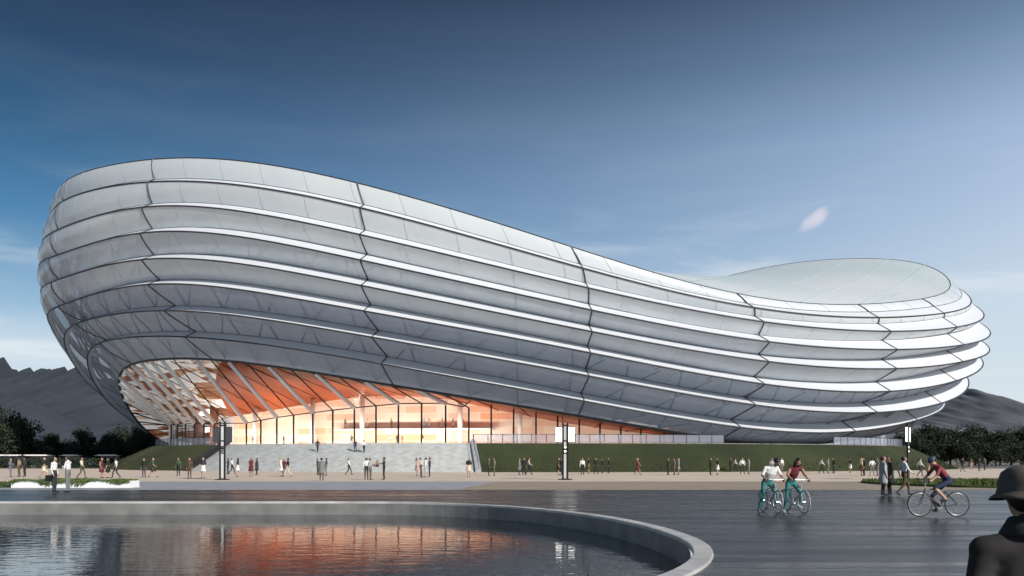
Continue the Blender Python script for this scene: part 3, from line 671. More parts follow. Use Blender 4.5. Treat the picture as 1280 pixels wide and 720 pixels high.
for i, (px, wd, lab) in enumerate(((6,1.6,'small white roofed pavilion nearest the tallest tree'), (24,3.4,'white roofed pavilion second from the tallest tree, behind the hedge'), (46,5.2,'widest white roofed pavilion behind the dark hedge'), (88,2.6,'white roofed pavilion behind the hedge below the lowest tree'), (134,3.4,'white roofed pavilion at the hedge end nearest the grass mound'))):
    x = (px-640)/F*170; e_ = empty('pavilion', (x, 170, 0)); tag(e_, lab, 'pavilion', 'white roofed pavilions behind the hedge')
    mb = MB(); mb.box(-wd/2-.2, wd/2+.2, -1.4, 1.4, 2.25, 2.33); mb.box(-wd/2+.3, wd/2-.3, -1.1, 1.1, 2.33, 2.5); o = mb.build('roof', white, e_)
    mb = MB(); mb.box(-wd/2, wd/2, .9, 1.0, 0, 2.25); mb.build('wall', mat('pavilion_wall', (.3,.3,.3), .8), e_)
    for sx in (-1, 1):
        for sy in (-1, 1): mb = MB(); mb.tube([(sx*wd*.48, sy*1.1, 0), (sx*wd*.48, sy*1.1, 2.25)], .06, 6); mb.build('pole', dark, e_)
# white planter with creeping plants
pl = empty('planter', (-24.9, 50.6, 0)); tag(pl, 'long low white planter overgrown with creeping plants', 'planter')
mb = MB(); x0, x1 = -3.35, 3.35
mb.box(x0, x1, -.62, -.50, 0, .40); mb.box(x0, x1, .55, .67, 0, .40); mb.box(x0, x0+.12, -.50, .55, 0, .40); mb.box(x1-.12, x1, -.50, .55, 0, .40); mb.build('wall', mat('planter_white', (.86,.86,.86), .5), pl)
mb = MB(); mb.box(x0+.12, x1-.12, -.5, .55, 0, .33); mb.build('soil', mat('soil', (.06,.045,.03), .95), pl)
mb = MB()
def cre(r):
    x = r.uniform(x0-.0, x1); hmp = .5+.5*math.sin(x*2.3+1)*math.sin(x*.9+.4)
    if r.random() < .45*(.25+hmp): return (x, r.gauss(-.66, .03), .42-r.random()**1.6*.36*max(0, hmp-.18)*1.4)
    return (x, r.uniform(-.5, .6), .36+.14*hmp*r.random()+.05)
scatter_leaves(mb, random.Random(8), 3800, cre, .03, .075); mb.build('creeper', mat('creeper_leaf', (.085,.12,.03), .8, noise=.4, nscale=2), pl)
mb = MB(); scatter_leaves(mb, random.Random(9), 3000, lambda r: (r.uniform(-40, -28.4), r.gauss(51, .9), r.uniform(0, .28)), .05, .13); tag(mb.build('ground_cover', mat('cover_leaf', (.05,.07,.022), .85, noise=.4, nscale=1)), kind='stuff')

# ------------------------------------------------------------------ lamp posts
lit = mat('lamp_lit', (.95,.95,.92), .4, emit=(1, .98, .94), estr=1.1); unlit = mat('lamp_unlit', (.05,.052,.055), .3); frost = mat('frosted_infill', (.55,.56,.54), .4); blackm = mat('lamp_black', (.012,.012,.014), .35, .3)
def lamp_post(px, py, rz, on, label):
    x, y = ground_at(px, py); e_ = empty('lamp_post', (x, y, 0), rz); tag(e_, label, 'lamp post', 'twin pole lamps on the plaza')
    mb = MB(); mb.box(-.55, .55, -.28, .28, .006, .07); mb.box(-.32, .32, -.18, .18, .07, .11); mb.build('base_plate', blackm, e_)
    for s in (-1, 1): mb = MB(); mb.box(s*.175-.065, s*.175+.065, -.07, .07, .11, 4.45 if on else 4.55); mb.build('pole', blackm, e_)
    mb = MB(); mb.box(-.105, .105, -.03, .03, .2, 2.05); mb.box(-.105, .105, -.03, .03, 2.65, 4.2); mb.build('infill', frost, e_)
    mb = MB(); 
    for z0, z1 in ((2.38, 2.50), (2.05, 2.10), (2.60, 2.65), (3.0, 3.1), (4.2, 4.3)): mb.box(-.108, .108, -.06, .06, z0, z1)
    mb.build('cross_tie', blackm, e_)
    for z in (2.24, 2.55+.0): 
        mb = MB(); mb.tube([(0, -.075, z), (0, .075, z)], .085, 14); o = mb.build('spot', lit if on else unlit, e_)
    for s in (-1, 1):
        mb = MB(); a = s*.25 if s > 0 else -.25-.48; mb.box(a, a+.48, -.035, .035, 2.98, 4.1); o = mb.build('lamp_panel', lit if on else unlit, e_)
        mb = MB(); b0, b1 = a-.012, a+.492
        mb.box(b0, b1, -.045, .045, 4.1, 4.14); mb.box(b0, b1, -.045, .045, 2.94, 2.98); fr_ = mb.build('panel_frame', blackm); fr_.parent = o
lamp_post(706.5, 600, 0, True, 'lit twin pole lamp with glowing panels in front of the green bank')
lamp_post(278, 600, .25, False, 'unlit black twin pole lamp in front of the dark stair cheek')
lamp_post(1135, 600, .95, True, 'slim lit lamp beside the end of the grass mound and the pedestrian in white shirt')

# ------------------------------------------------------------------ people
class Fig:
    """A body as tapered limbs with a material per limb, fused into one skin."""
    def __init__(s): s.parts = []
    def cap(s, a, b, r0, r1, mi): s.parts.append((Vector(a), Vector(b), r0, r1, mi)); return s
def fig_mesh(name, parts, voxel, torso=None):
    mb = MB()
    for a, b, r0, r1, mi in parts:
        d = b-a; n = 8
        if d.length > 1e-5: mb.tube([a, b], [r0, r1], 12)
        mb.ellipsoid(a, (r0,)*3, nu=12, nv=8); mb.ellipsoid(b, (r1,)*3, nu=12, nv=8)
    if torso:
        for rings, mi in torso: mb.loft(rings, cap=True)
    me = mb.mesh('tmp'); ob = bpy.data.objects.new('tmp', me); COL.objects.link(ob)
    bm = bmesh.new(); bm.from_mesh(me); bmesh.ops.recalc_face_normals(bm, faces=bm.faces); bm.to_mesh(me); bm.free()
    md = ob.modifiers.new('r', 'REMESH'); md.mode = 'VOXEL'; md.voxel_size = voxel
    ms = ob.modifiers.new('s', 'SMOOTH'); ms.factor = .5; ms.iterations = 2
    dg = bpy.context.evaluated_depsgraph_get(); res = bpy.data.meshes.new_from_object(ob.evaluated_get(dg)); res.name = name
    bpy.data.objects.remove(ob)
    segs = [(np.array(a), np.array(b), r0, r1, mi) for a, b, r0, r1, mi in parts]
    if torso:
        for rings, mi in torso:
            for i in range(len(rings)-1):
                c0 = sum(rings[i], Vector())/len(rings[i]); c1 = sum(rings[i+1], Vector())/len(rings[i+1])
                q0 = sum((p_-c0).length for p_ in rings[i])/len(rings[i]); q1 = sum((p_-c1).length for p_ in rings[i+1])/len(rings[i+1])
                segs.append((np.array(c0), np.array(c1), q0*1.15, q1*1.15, mi))
    C = np.empty(len(res.polygons)*3); res.polygons.foreach_get('center', C); C = C.reshape(-1, 3)
    best = np.full(len(C), 1e9); idx = np.zeros(len(C), int)
    for a, b, r0, r1, mi in segs:
        d = b-a; l2 = max(1e-9, d @ d); u = np.clip((C-a) @ d/l2, 0, 1); dist = np.linalg.norm(C-a-u[:, None]*d, axis=1)-(r0+(r1-r0)*u)
        k = dist < best; best[k] = dist[k]; idx[k] = mi
    res.polygons.foreach_set('material_index', idx); res.polygons.foreach_set('use_smooth', [True]*len(C))
    return res
SKIN, TOP, BOT, SHOE = 0, 1, 2, 3
def V(*a): return Vector(a)
def make_body(name, P, voxel=.018, fingers=False, sleeves='long', bare_legs=False, face=False):
    """P: joints. facing is +Y. Keys: pel, che, nk, hd (head centre), face dir, shL/elL/wrL, hipL/knL/anL/toL ..."""
    F_ = Fig(); pel, che, nk, hd = P['pel'], P['che'], P['nk'], P['hd']; fw = P.get('look', V(0,1,0)).normalized()
    up = (hd-nk).normalized(); lat = fw.cross(up).normalized(); fw = up.cross(lat).normalized()
    # torso rings along the spine
    ax = (P['shR']-P['shL']).normalized(); hx = (P['hipR']-P['hipL']).normalized(); rings = []
    spine = [pel+V(0,0,-.09), pel, pel.lerp(che, .45), che, che.lerp(nk, .62), nk]
    wid = [.13, .165, .135, .168, .13, .06]; dep = [.10, .115, .098, .115, .085, .058]
    for i, c in enumerate(spine):
        lx = hx.lerp(ax, i/5); d = (spine[min(i+1, 5)]-spine[max(i-1, 0)]).normalized(); fy = d.cross(lx).normalized(); lx = fy.cross(d).normalized()
        rings.append([c+lx*wid[i]*math.cos(2*PI*j/14)+fy*dep[i]*math.sin(2*PI*j/14) for j in range(14)])
    tor = [(rings[:3], BOT if not P.get('dress') else TOP), (rings[1:], TOP)]
    F_.cap(nk, nk+(hd-nk)*.55, .054, .052, SKIN)
    F_.cap(hd-up*.055+fw*.028, hd-up*.045+fw*.03, .058, .062, SKIN)     # jaw
    F_.cap(hd+up*.03-fw*.018, hd+up*.012+fw*.022, .088, .078, SKIN)     # skull
    F_.cap(hd+fw*.098-up*.012, hd+fw*.112-up*.032, .011, .016, SKIN)    # nose
    for s in (-1, 1): F_.cap(hd+lat*s*.083-up*.02, hd+lat*s*.086+up*.02, .014, .018, SKIN)
    for s in 'LR':
        sh, eL, wr = P['sh'+s], P['el'+s], P['wr'+s]; F_.cap(che.lerp(nk, .55).lerp(sh, .3), sh, .075, .062, TOP)
        F_.cap(sh, eL, .056, .044, TOP if sleeves != 'none' else SKIN); F_.cap(eL, wr, .042, .029, TOP if sleeves == 'long' else SKIN)
        hdir = P.get('ha'+s, (wr-eL)).normalized(); curl = P.get('cu'+s, V(0,1,-.2)).normalized(); side = hdir.cross(curl).normalized()
        curl = side.cross(hdir).normalized(); pm = wr+hdir*.085
        F_.cap(wr, pm, .028, .033, SKIN)
        if fingers:
            for q in (-1, 1): F_.cap(wr+hdir*.03+side*.012*q, pm+side*.026*q, .022, .018, SKIN)
            for i, ln in enumerate((.070, .080, .075, .058)):
                b0 = pm+side*(.036-.024*i); g_ = P.get('grip', .5)
                b1 = b0+(hdir*(1-g_)+curl*g_).normalized()*ln*.55; b2 = b1+(hdir*(.3-g_)+curl*1.0).normalized()*ln*.5
                F_.cap(b0, b1, .0105, .0098, SKIN); F_.cap(b1, b2, .0098, .0085, SKIN)
            t0 = wr+hdir*.03+side*.03; t1 = t0+(hdir*.6+side*.6+curl*.5).normalized()*.045; F_.cap(t0, t1, .013, .011, SKIN); F_.cap(t1, t1+(hdir*.8+curl*.7).normalized()*.032, .011, .009, SKIN)
        else: F_.cap(pm, pm+(hdir+curl*.5).normalized()*.07, .03, .018, SKIN)
        hip, kn, an, to = P['hip'+s], P['kn'+s], P['an'+s], P['to'+s]
        F_.cap(hip, kn, .086, .056, BOT if not P.get('dress') else SKIN); lm = SKIN if bare_legs else BOT
        F_.cap(kn, kn.lerp(an, .3), .054, .058, lm); F_.cap(kn.lerp(an, .3), an, .056, .04, lm)
        F_.cap(an+V(0,0,-.02), to, .042, .034, SHOE)
    return fig_mesh(name, F_.parts, voxel, tor)
def pose(kind):
    P = dict(pel=V(0,0,.95), che=V(0,.0,1.26), nk=V(0,-.01,1.47), hd=V(0,.02,1.60), look=V(0,1,0))
    for s, q in (('L', -1), ('R', 1)):
        P['sh'+s] = V(.185*q, -.01, 1.405); P['el'+s] = V(.235*q, -.03, 1.13); P['wr'+s] = V(.235*q, .05, .89); P['cu'+s] = V(-q*.8, .5, 0)
        P['hip'+s] = V(.088*q, 0, .90); P['kn'+s] = V(.10*q, .02, .49); P['an'+s] = V(.105*q, -.02, .09); P['to'+s] = V(.125*q, .13, .038)
    def leg(s, q, kn, an, to): P['kn'+s] = V(.09*q, *kn); P['an'+s] = V(.09*q, *an); P['to'+s] = V(.10*q, *to)
    if kind in ('walk', 'skirtwalk', 'dresswalk'):
        leg('L', -1, (.22, .52), (.26, .10), (.42, .06)); leg('R', 1, (-.02, .49), (-.34, .16), (-.23, .04))
        P['pel'].z = .925; P['elL'] = V(-.24, -.16, 1.16); P['wrL'] = V(-.22, -.10, .92); P['elR'] = V(.24, .09, 1.15); P['wrR'] = V(.21, .28, 1.0)
    if kind == 'talk':
        P['elR'] = V(.25, .04, 1.15); P['wrR'] = V(.14, .28, 1.20); P['elL'] = V(-.25, -.05, 1.14); P['wrL'] = V(-.16, .17, 1.03); leg('L', -1, (.0, .49), (-.02, .09), (.13, .038)); leg('R', 1, (.08, .49), (.06, .09), (.21, .038))
    if kind == 'reach':
        P['elR'] = V(.26, .14, 1.25); P['wrR'] = V(.2, .40, 1.20); P['elL'] = V(-.24, -.02, 1.13); P['wrL'] = V(-.22, .06, .89)
        for s, q in (('L', -1), ('R', 1)): P['an'+s].x = .16*q; P['to'+s].x = .2*q; P['kn'+s].x = .14*q
    if kind == 'phone': P['elR'] = V(.27, .1, 1.2); P['wrR'] = V(.13, .16, 1.5); P['elL'] = V(-.25, .06, 1.15); P['wrL'] = V(-.05, .23, 1.22); P['haR'] = V(-.1, -.1, 1)
    if kind == 'wide':
        for s, q in (('L', -1), ('R', 1)): P['kn'+s] = V(.15*q, .02, .49); P['an'+s] = V(.2*q, -.02, .09); P['to'+s] = V(.25*q, .12, .038); P['el'+s] = V(.29*q, -.06, 1.15); P['wr'+s] = V(.2*q, .06, .97)
    return P
BODY = {}
def body_mesh(kind):
    if kind not in BODY:
        base = kind.replace('skirt', 'stand').replace('dress', 'stand').replace('coat', 'stand') if kind in ('skirt', 'dress', 'coat') else kind
        P = pose(base); 
        if 'dress' in kind: P['dress'] = True
        BODY[kind] = make_body('person_'+kind, P, .02, sleeves='none' if 'dress' in kind else ('short' if kind in ('skirt', 'skirtwalk') else 'long'), bare_legs=('skirt' in kind or 'dress' in kind))
        for _ in range(4): BODY[kind].materials.append(None)
    return BODY[kind]
def shared(me_name, builder):
    if me_name not in BODY: BODY[me_name] = builder(); BODY[me_name].materials.append(None); BODY[me_name].polygons.foreach_set('use_smooth', [True]*len(BODY[me_name].polygons))
    return BODY[me_name]
def hair_mesh(long=False):
    def f():
        mb = MB(); mb.ellipsoid((0, -.022, 1.632), (.098, .108, .088), nu=16, nv=10)
        if long: mb.ellipsoid((0, -.075, 1.54), (.085, .05, .13), nu=14, nv=8)
        return mb.mesh('hair')
    return shared('hair_long' if long else 'hair_short', f)
def flare_mesh(nm, z0, z1, a0, a1, d0, d1, fold):
    def f():
        mb = MB(); rows = []
        for i in range(7):
            s = i/6; z = z0+(z1-z0)*s; rows.append([((a0+(a1-a0)*s)*math.cos(2*PI*j/40)*(1+fold*s*math.sin(7*2*PI*j/40)), (d0+(d1-d0)*s)*math.sin(2*PI*j/40)*(1+fold*s*math.sin(7*2*PI*j/40)), z) for j in range(40)])
        rows.append([(x*.9, y*.9, z+.02) for x, y, z in rows[-1]]); mb.loft(rows); return mb.mesh(nm)
    return shared(nm, f)
def cm(name, col, rough=.8): return mat('cloth_'+name, col, rough, noise=.14, nscale=9, bump=.55, bscale=13)
CL = {'white': (.80,.80,.78), 'cream': (.66,.58,.42), 'black': (.014,.014,.016), 'dark': (.035,.035,.038), 'grey': (.20,.20,.20), 'lightgrey': (.38,.38,.38), 'navy': (.02,.03,.075), 'maroon': (.13,.018,.025), 'green': (.05,.09,.045), 'teal': (.035,.20,.20), 'brown': (.10,.065,.04), 'tan': (.33,.25,.17), 'olive': (.09,.085,.045), 'pink': (.55,.30,.27), 'bluegrey': (.13,.15,.18), 'red': (.24,.045,.055), 'denim': (.06,.10,.17)}
SK = [mat('skin_light', (.52,.32,.23), .6), mat('skin_mid', (.36,.21,.14), .6), mat('skin_tan', (.44,.26,.18), .6)]
HR = {'black': mat('hair_black', (.012,.010,.010), .5), 'brown': mat('hair_brown', (.05,.03,.02), .5), 'blond': mat('hair_blond', (.40,.30,.16), .5), 'grey': mat('hair_grey', (.42,.41,.40), .5)}
npers = 0
def setm(o, ms):
    for i, m_ in enumerate(ms):
        o.material_slots[i].link = 'OBJECT'; o.material_slots[i].material = m_
def person(px, py, kind, top, bot, label, face=None, h=1.0, hair='black', lng=None, z=0.0, D=None, grp='people strolling on the plaza'):
    global npers; npers += 1
    if D is None: x, y = ground_at(px, py)
    else: x, y = (px-640)/F*D, D
    r = random.Random(int(px*7)); rz = face if face is not None else r.uniform(-PI, PI); z += .010 if D is None else 0
    o = bpy.data.objects.new('person', body_mesh(kind)); COL.objects.link(o); o.location = (x, y, z); o.rotation_euler = (0, 0, rz); s = h*r.uniform(.97, 1.03); o.scale = (s, s, s)
    setm(o, [SK[npers % 3], cm(top, CL[top]), cm(bot, CL[bot]), cm('black', CL['black'])]); tag(o, label, 'person', grp)
    def add(nm, me, m_): c = bpy.data.objects.new(nm, me); COL.objects.link(c); c.parent = o; setm(c, [m_])
    add('hair', hair_mesh(lng if lng is not None else ('skirt' in kind or 'dress' in kind)), HR[hair])
    if 'skirt' in kind: add('skirt', flare_mesh('skirt_cloth', 1.02, .55, .15, .24, .12, .20, .05), cm(bot, CL[bot]))
    if 'dress' in kind: add('skirt', flare_mesh('dress_cloth', 1.08, .52, .15, .25, .12, .21, .05), cm(top, CL[top]))
    if kind == 'coat': add('coat', flare_mesh('coat_cloth', 1.36, .48, .20, .235, .145, .18, .02), cm(top, CL[top]))
    return o
LFT, RGT, TOW, AWY = PI/2, -PI/2, PI, 0.0
rows = [
 # nearer pedestrians
 (68,616,'stand','white','dark','person in white shirt and dark trousers standing with a briefcase by the planter',RGT),
 (85,616,'phone','white','grey','person in white shirt and grey trousers with raised hands facing the briefcase carrier',LFT),
 (1104,620,'coat','lightgrey','dark','person in long light grey coat standing on the dark stone',RGT),
 (1112,620,'coat','black','black','person in long black coat standing close against the light grey coat',LFT),
 (1130,620,'walk','white','brown','person in white shirt and brown trousers striding past the slim lamp',RGT),
 # behind the planter
 (13,597,'talk','bluegrey','bluegrey','person in blue grey clothes at the end of the plaza by the ground cover',RGT),
 (24,596,'stand','tan','brown','person in tan top beside the one in blue grey',LFT),
 (31,596,'stand','dark','black','person in dark clothes next to the tan top by the ground cover',LFT),
 (55,598,'skirtwalk','black','cream','person in black top and cream skirt walking behind the planter',RGT),
 (102,598,'walk','cream','olive','person in cream shirt and olive trousers walking behind the planter',RGT),
 (127,598,'dress','maroon','black','person in maroon dress behind the planter end',RGT),
 (135,598,'skirt','black','black','person in black dress beside the maroon dress',LFT),
 (145,598,'walk','white','black','person in white shirt and black trousers beside the black dress',LFT),
 # below the bank beside the dark stair cheek
 (180,597,'stand','black','dark','person in black suit at the foot of the bank, nearest the mound end',TOW),
 (191,597,'skirtwalk','green','dark','person in green top walking beside the black suit below the bank',RGT),
 (223,595,'stand','green','black','person in grey green jacket alone below the bank',TOW),
 (237,598,'stand','brown','brown','person in brown clothes at the foot of the dark stair cheek',TOW),
 (254,598,'skirt','dark','white','person in dark top and white skirt between stair cheek and unlit lamp',TOW),
 (285,593,'stand','dark','dark','person in dark clothes just behind the unlit lamp',LFT),
 (290,593,'walk','white','dark','person in white shirt walking just behind the unlit lamp',RGT),
 (297,596,'skirt','dark','white','person in dark top and pale skirt beyond the unlit lamp',LFT),
 (314,596,'dress','maroon','black','person in maroon dress in front of the stair',TOW),
 (321,594,'coat','dark','dark','person in dark coat beside the maroon dress in front of the stair',LFT),
 (351,596,'dress','white','white','person in white dress in front of the stair',RGT),
 (355,595,'stand','maroon','dark','person in maroon jacket between white dress and black top',TOW),
 (360,596,'walk','black','cream','person in black top and cream trousers beside the maroon jacket',LFT),
 (397,594,'stand','dark','dark','person in dark suit at one side of the grey coat',RGT),
 (402,601,'coat','grey','brown','person in grey coat in front of two dark suits before the stair',AWY),
 (408,595,'stand','dark','grey','person in dark jacket and grey trousers at the other side of the grey coat',LFT),
 (436,594,'walk','white','dark','person in white shirt and dark trousers striding alone before the stair',RGT),
 (458,600,'stand','white','dark','person in white shirt with back to the grey jacket',AWY),
 (463,600,'stand','lightgrey','olive','person in light grey jacket facing the outstretched arm',RGT),
 (472,590,'skirt','tan','maroon','person in tan top and maroon skirt between jacket and outstretched arm',TOW),
 (480,600,'reach','dark','black','person in dark suit holding an arm out before the stair',LFT),
 (521,595,'dress','pink','pink','person in pink dress beside the cream jacket',RGT),
 (526,597,'talk','cream','brown','person in cream jacket and brown trousers before the stair',RGT),
 (532,597,'stand','white','lightgrey','person in white shirt and pale trousers between cream jacket and dark suit',LFT),
 (537,596,'stand','dark','dark','person in dark suit ending the group with the cream jacket',LFT),
 (586,597,'skirt','black','cream','person in black top and cream shorts by the pale stair cheek',TOW),
 # before the green bank, between the stair and the first lit lamp
 (611,595,'stand','olive','black','person in olive jacket before the bank next to the pale stair cheek',RGT),
 (618,595,'stand','grey','olive','person in grey top beside the olive jacket',LFT),
 (649,594,'coat','grey','dark','person in grey coat in the trio before the bank',RGT),
 (655,594,'stand','black','black','person in black suit in the middle of the trio before the bank',TOW),
 (661,594,'walk','cream','black','person in cream shirt striding at the edge of the trio before the bank',RGT),
 (698,594,'skirt','dark','black','person in dark dress just behind the lit twin pole lamp',RGT),
 (702,594,'stand','black','black','person in black suit half hidden by the lit twin pole lamp',LFT),
 (728,594,'stand','white','black','person in white shirt and black trousers just past the lit twin pole lamp',TOW),
 (736,592,'skirt','black','olive','person in black top and olive skirt beside the white shirt past the lamp',LFT),
 (745,593,'wide','black','black','person in black suit standing with legs apart before the bank',TOW),
 (753,592,'stand','black','dark','person in black clothes between the wide stance and the last of the five',LFT),
 (761,592,'stand','dark','black','person in charcoal clothes, last of the five past the lamp',LFT),
 (797,594,'dresswalk','maroon','maroon','person in maroon dress with blond hair walking alone before the bank',RGT),
 (835,594,'wide','black','black','person in black clothes standing with two grey companions',RGT),
 (843,594,'stand','grey','olive','person in grey top next to the black clothes before the bank',LFT),
 (848,594,'skirt','lightgrey','grey','person in pale grey top, farther from the black clothes',LFT),
 (888,594,'stand','black','black','person in black suit before the bank near the white skirt',RGT),
 (897,594,'skirt','black','white','person in black top and white skirt before the bank',LFT),
 (913,590,'stand','black','black','person in black clothes at the foot of the bank beside the white shirts',RGT),
 (919,590,'walk','white','black','first of the white shirts, with black trousers, at the foot of the bank',RGT),
 (928,593,'wide','white','dark','person in bright white shirt in the middle of the white shirts',TOW),
 (936,593,'stand','lightgrey','grey','person in pale grey shirt ending the row of white shirts',LFT),
 (965,593,'stand','lightgrey','grey','person in pale grey top seen behind the cyclist in white',TOW),
 (977,591,'stand','white','grey','person in white shirt seen between the two standing cyclists',TOW),
 (1027,592,'walk','white','black','person in white shirt and black trousers beyond the cyclist in maroon',RGT),
 (1035,592,'stand','lightgrey','grey','person in pale grey clothes in the middle of three beyond the cyclist',RGT),
 (1042,592,'wide','black','black','person in black clothes ending the three beyond the cyclist',LFT),
 (1063,591,'skirt','black','white','person in black top and white skirt alone at the foot of the bank end',LFT),
 (1077,595,'skirt','cream','brown','person in cream top before the bank end, beside black clothes',RGT),
 (1080,595,'stand','black','black','person in black clothes beside the cream top before the bank end',LFT),
 (1090,595,'wide','white','grey','person in white shirt and grey trousers just past the cream top',AWY),
 (1097,595,'stand','grey','grey','person in grey clothes between white shirt and the long grey coat',LFT),
 (1150,596,'walk','white','dark','person in white shirt striding beyond the slim lamp near the lawn',RGT),
 (1160,596,'coat','tan','brown','person in tan coat behind the striding white shirt near the lawn',LFT),
 (1197,587,'stand','olive','olive','person in olive clothes far across the plaza beyond the red cyclist',TOW),
 (1203,590,'walk','black','dark','person in black walking far across the plaza beside the olive clothes',RGT),
 (1214,587,'stand','brown','pink','person in brown top and pink skirt alone far across the plaza',TOW),
 (1224,589,'wide','dark','dark','person in dark suit with legs apart far across the plaza near the hat',RGT),
 (1231,588,'stand','grey','dark','person in grey top facing the dark suit far across the plaza',LFT),
]
for r_ in rows: person(*r_, hair='blond' if 'blond' in r_[5] or r_[0] in (351, 848, 1077, 965) else random.choice(['black', 'black', 'brown']))
def stair_pt(a, t): return ell(MC, (SA0[0]+(SA1[0]-SA0[0])*a, SA0[1]+(SA1[1]-SA0[1])*a), t)
eS = Ring()
for px, a, kind, top, bot, lab in ((397, 15.5/24, 'walk', 'dark', 'dark', 'person in dark clothes walking up the stair'), (444, 15.5/24, 'stand', 'navy', 'navy', 'person in navy clothes on the stair beside the white shirt'), (455, 14.5/24, 'walk', 'white', 'navy', 'person in white shirt and navy trousers on the stair')):
    eS.A, eS.B, eS.cx = SA0[0]+(SA1[0]-SA0[0])*a, SA0[1]+(SA1[1]-SA0[1])*a, MC[0]; t = t_of_px(eS, px); y = YC+eS.B*math.sin(t)
    person(px, 0, kind, top, bot, lab, AWY, D=y, z=PZ*(int(a*24)+1)/24+.01, grp='people on the stair')
def terrace_person(px, f, kind, top, bot, lab, z=PZ+.003, h=1.0):
    t = t_of_px(G, px); q = gp(t, 0).lerp(sp(t, 0), f); person(q.x*F/q.y+640, 0, kind, top, bot, lab, D=q.y, z=z, grp='people in the glazed hall', h=h)
for px, kind, top, bot, lab in ((302,'wide','brown','brown','person in brown clothes inside the hall near the leaning struts'), (342,'stand','brown','dark','person in brown top inside the hall below the orange panelling'), (430,'walk','olive','dark','person in olive top walking inside the hall'), (480,'stand','pink','brown','person in pink top inside the hall before the stair top'), (489,'stand','dark','black','person in dark clothes inside the hall beside the brown jacket'), (496,'stand','brown','maroon','person in brown jacket inside the hall beside the dark clothes'), (523,'walk','brown','grey','person in brown top and grey trousers walking inside the hall')):
    terrace_person(px, .25, kind, top, bot, lab)
for px, top, bot, lab in ((397,'grey','brown','person in grey on the mezzanine end nearest the orange panelling'), (428,'cream','tan','person in cream on the mezzanine near its end'), (463,'tan','brown','person in tan on the mezzanine beside the white column'), (510,'lightgrey','grey','person in pale grey on the mezzanine, first of the close pair'), (517,'pink','grey','person in pink on the mezzanine, second of the close pair'), (536,'tan','grey','person in tan and grey on the mezzanine past the close pair'), (552,'grey','grey','person in plain grey on the mezzanine beside the dark one'), (565,'brown','dark','person in brown and dark on the mezzanine near the second white column')):
    terrace_person(px, .83, 'stand', top, bot, lab, 6.63)
# briefcase
x, y = ground_at(63.2, 616); bc = empty('briefcase', (x, y-.05, .55), .3); tag(bc, 'black briefcase in the hand of the person in white shirt', 'briefcase')
mb = MB(); mb.box(-.2, .2, -.05, .05, 0, .3); mb.build('case', blackm, bc); mb = MB(); mb.tube([(-.06,0,.3), (-.05,0,.345), (.05,0,.345), (.06,0,.3)], .01, 6); mb.build('handle', blackm, bc)

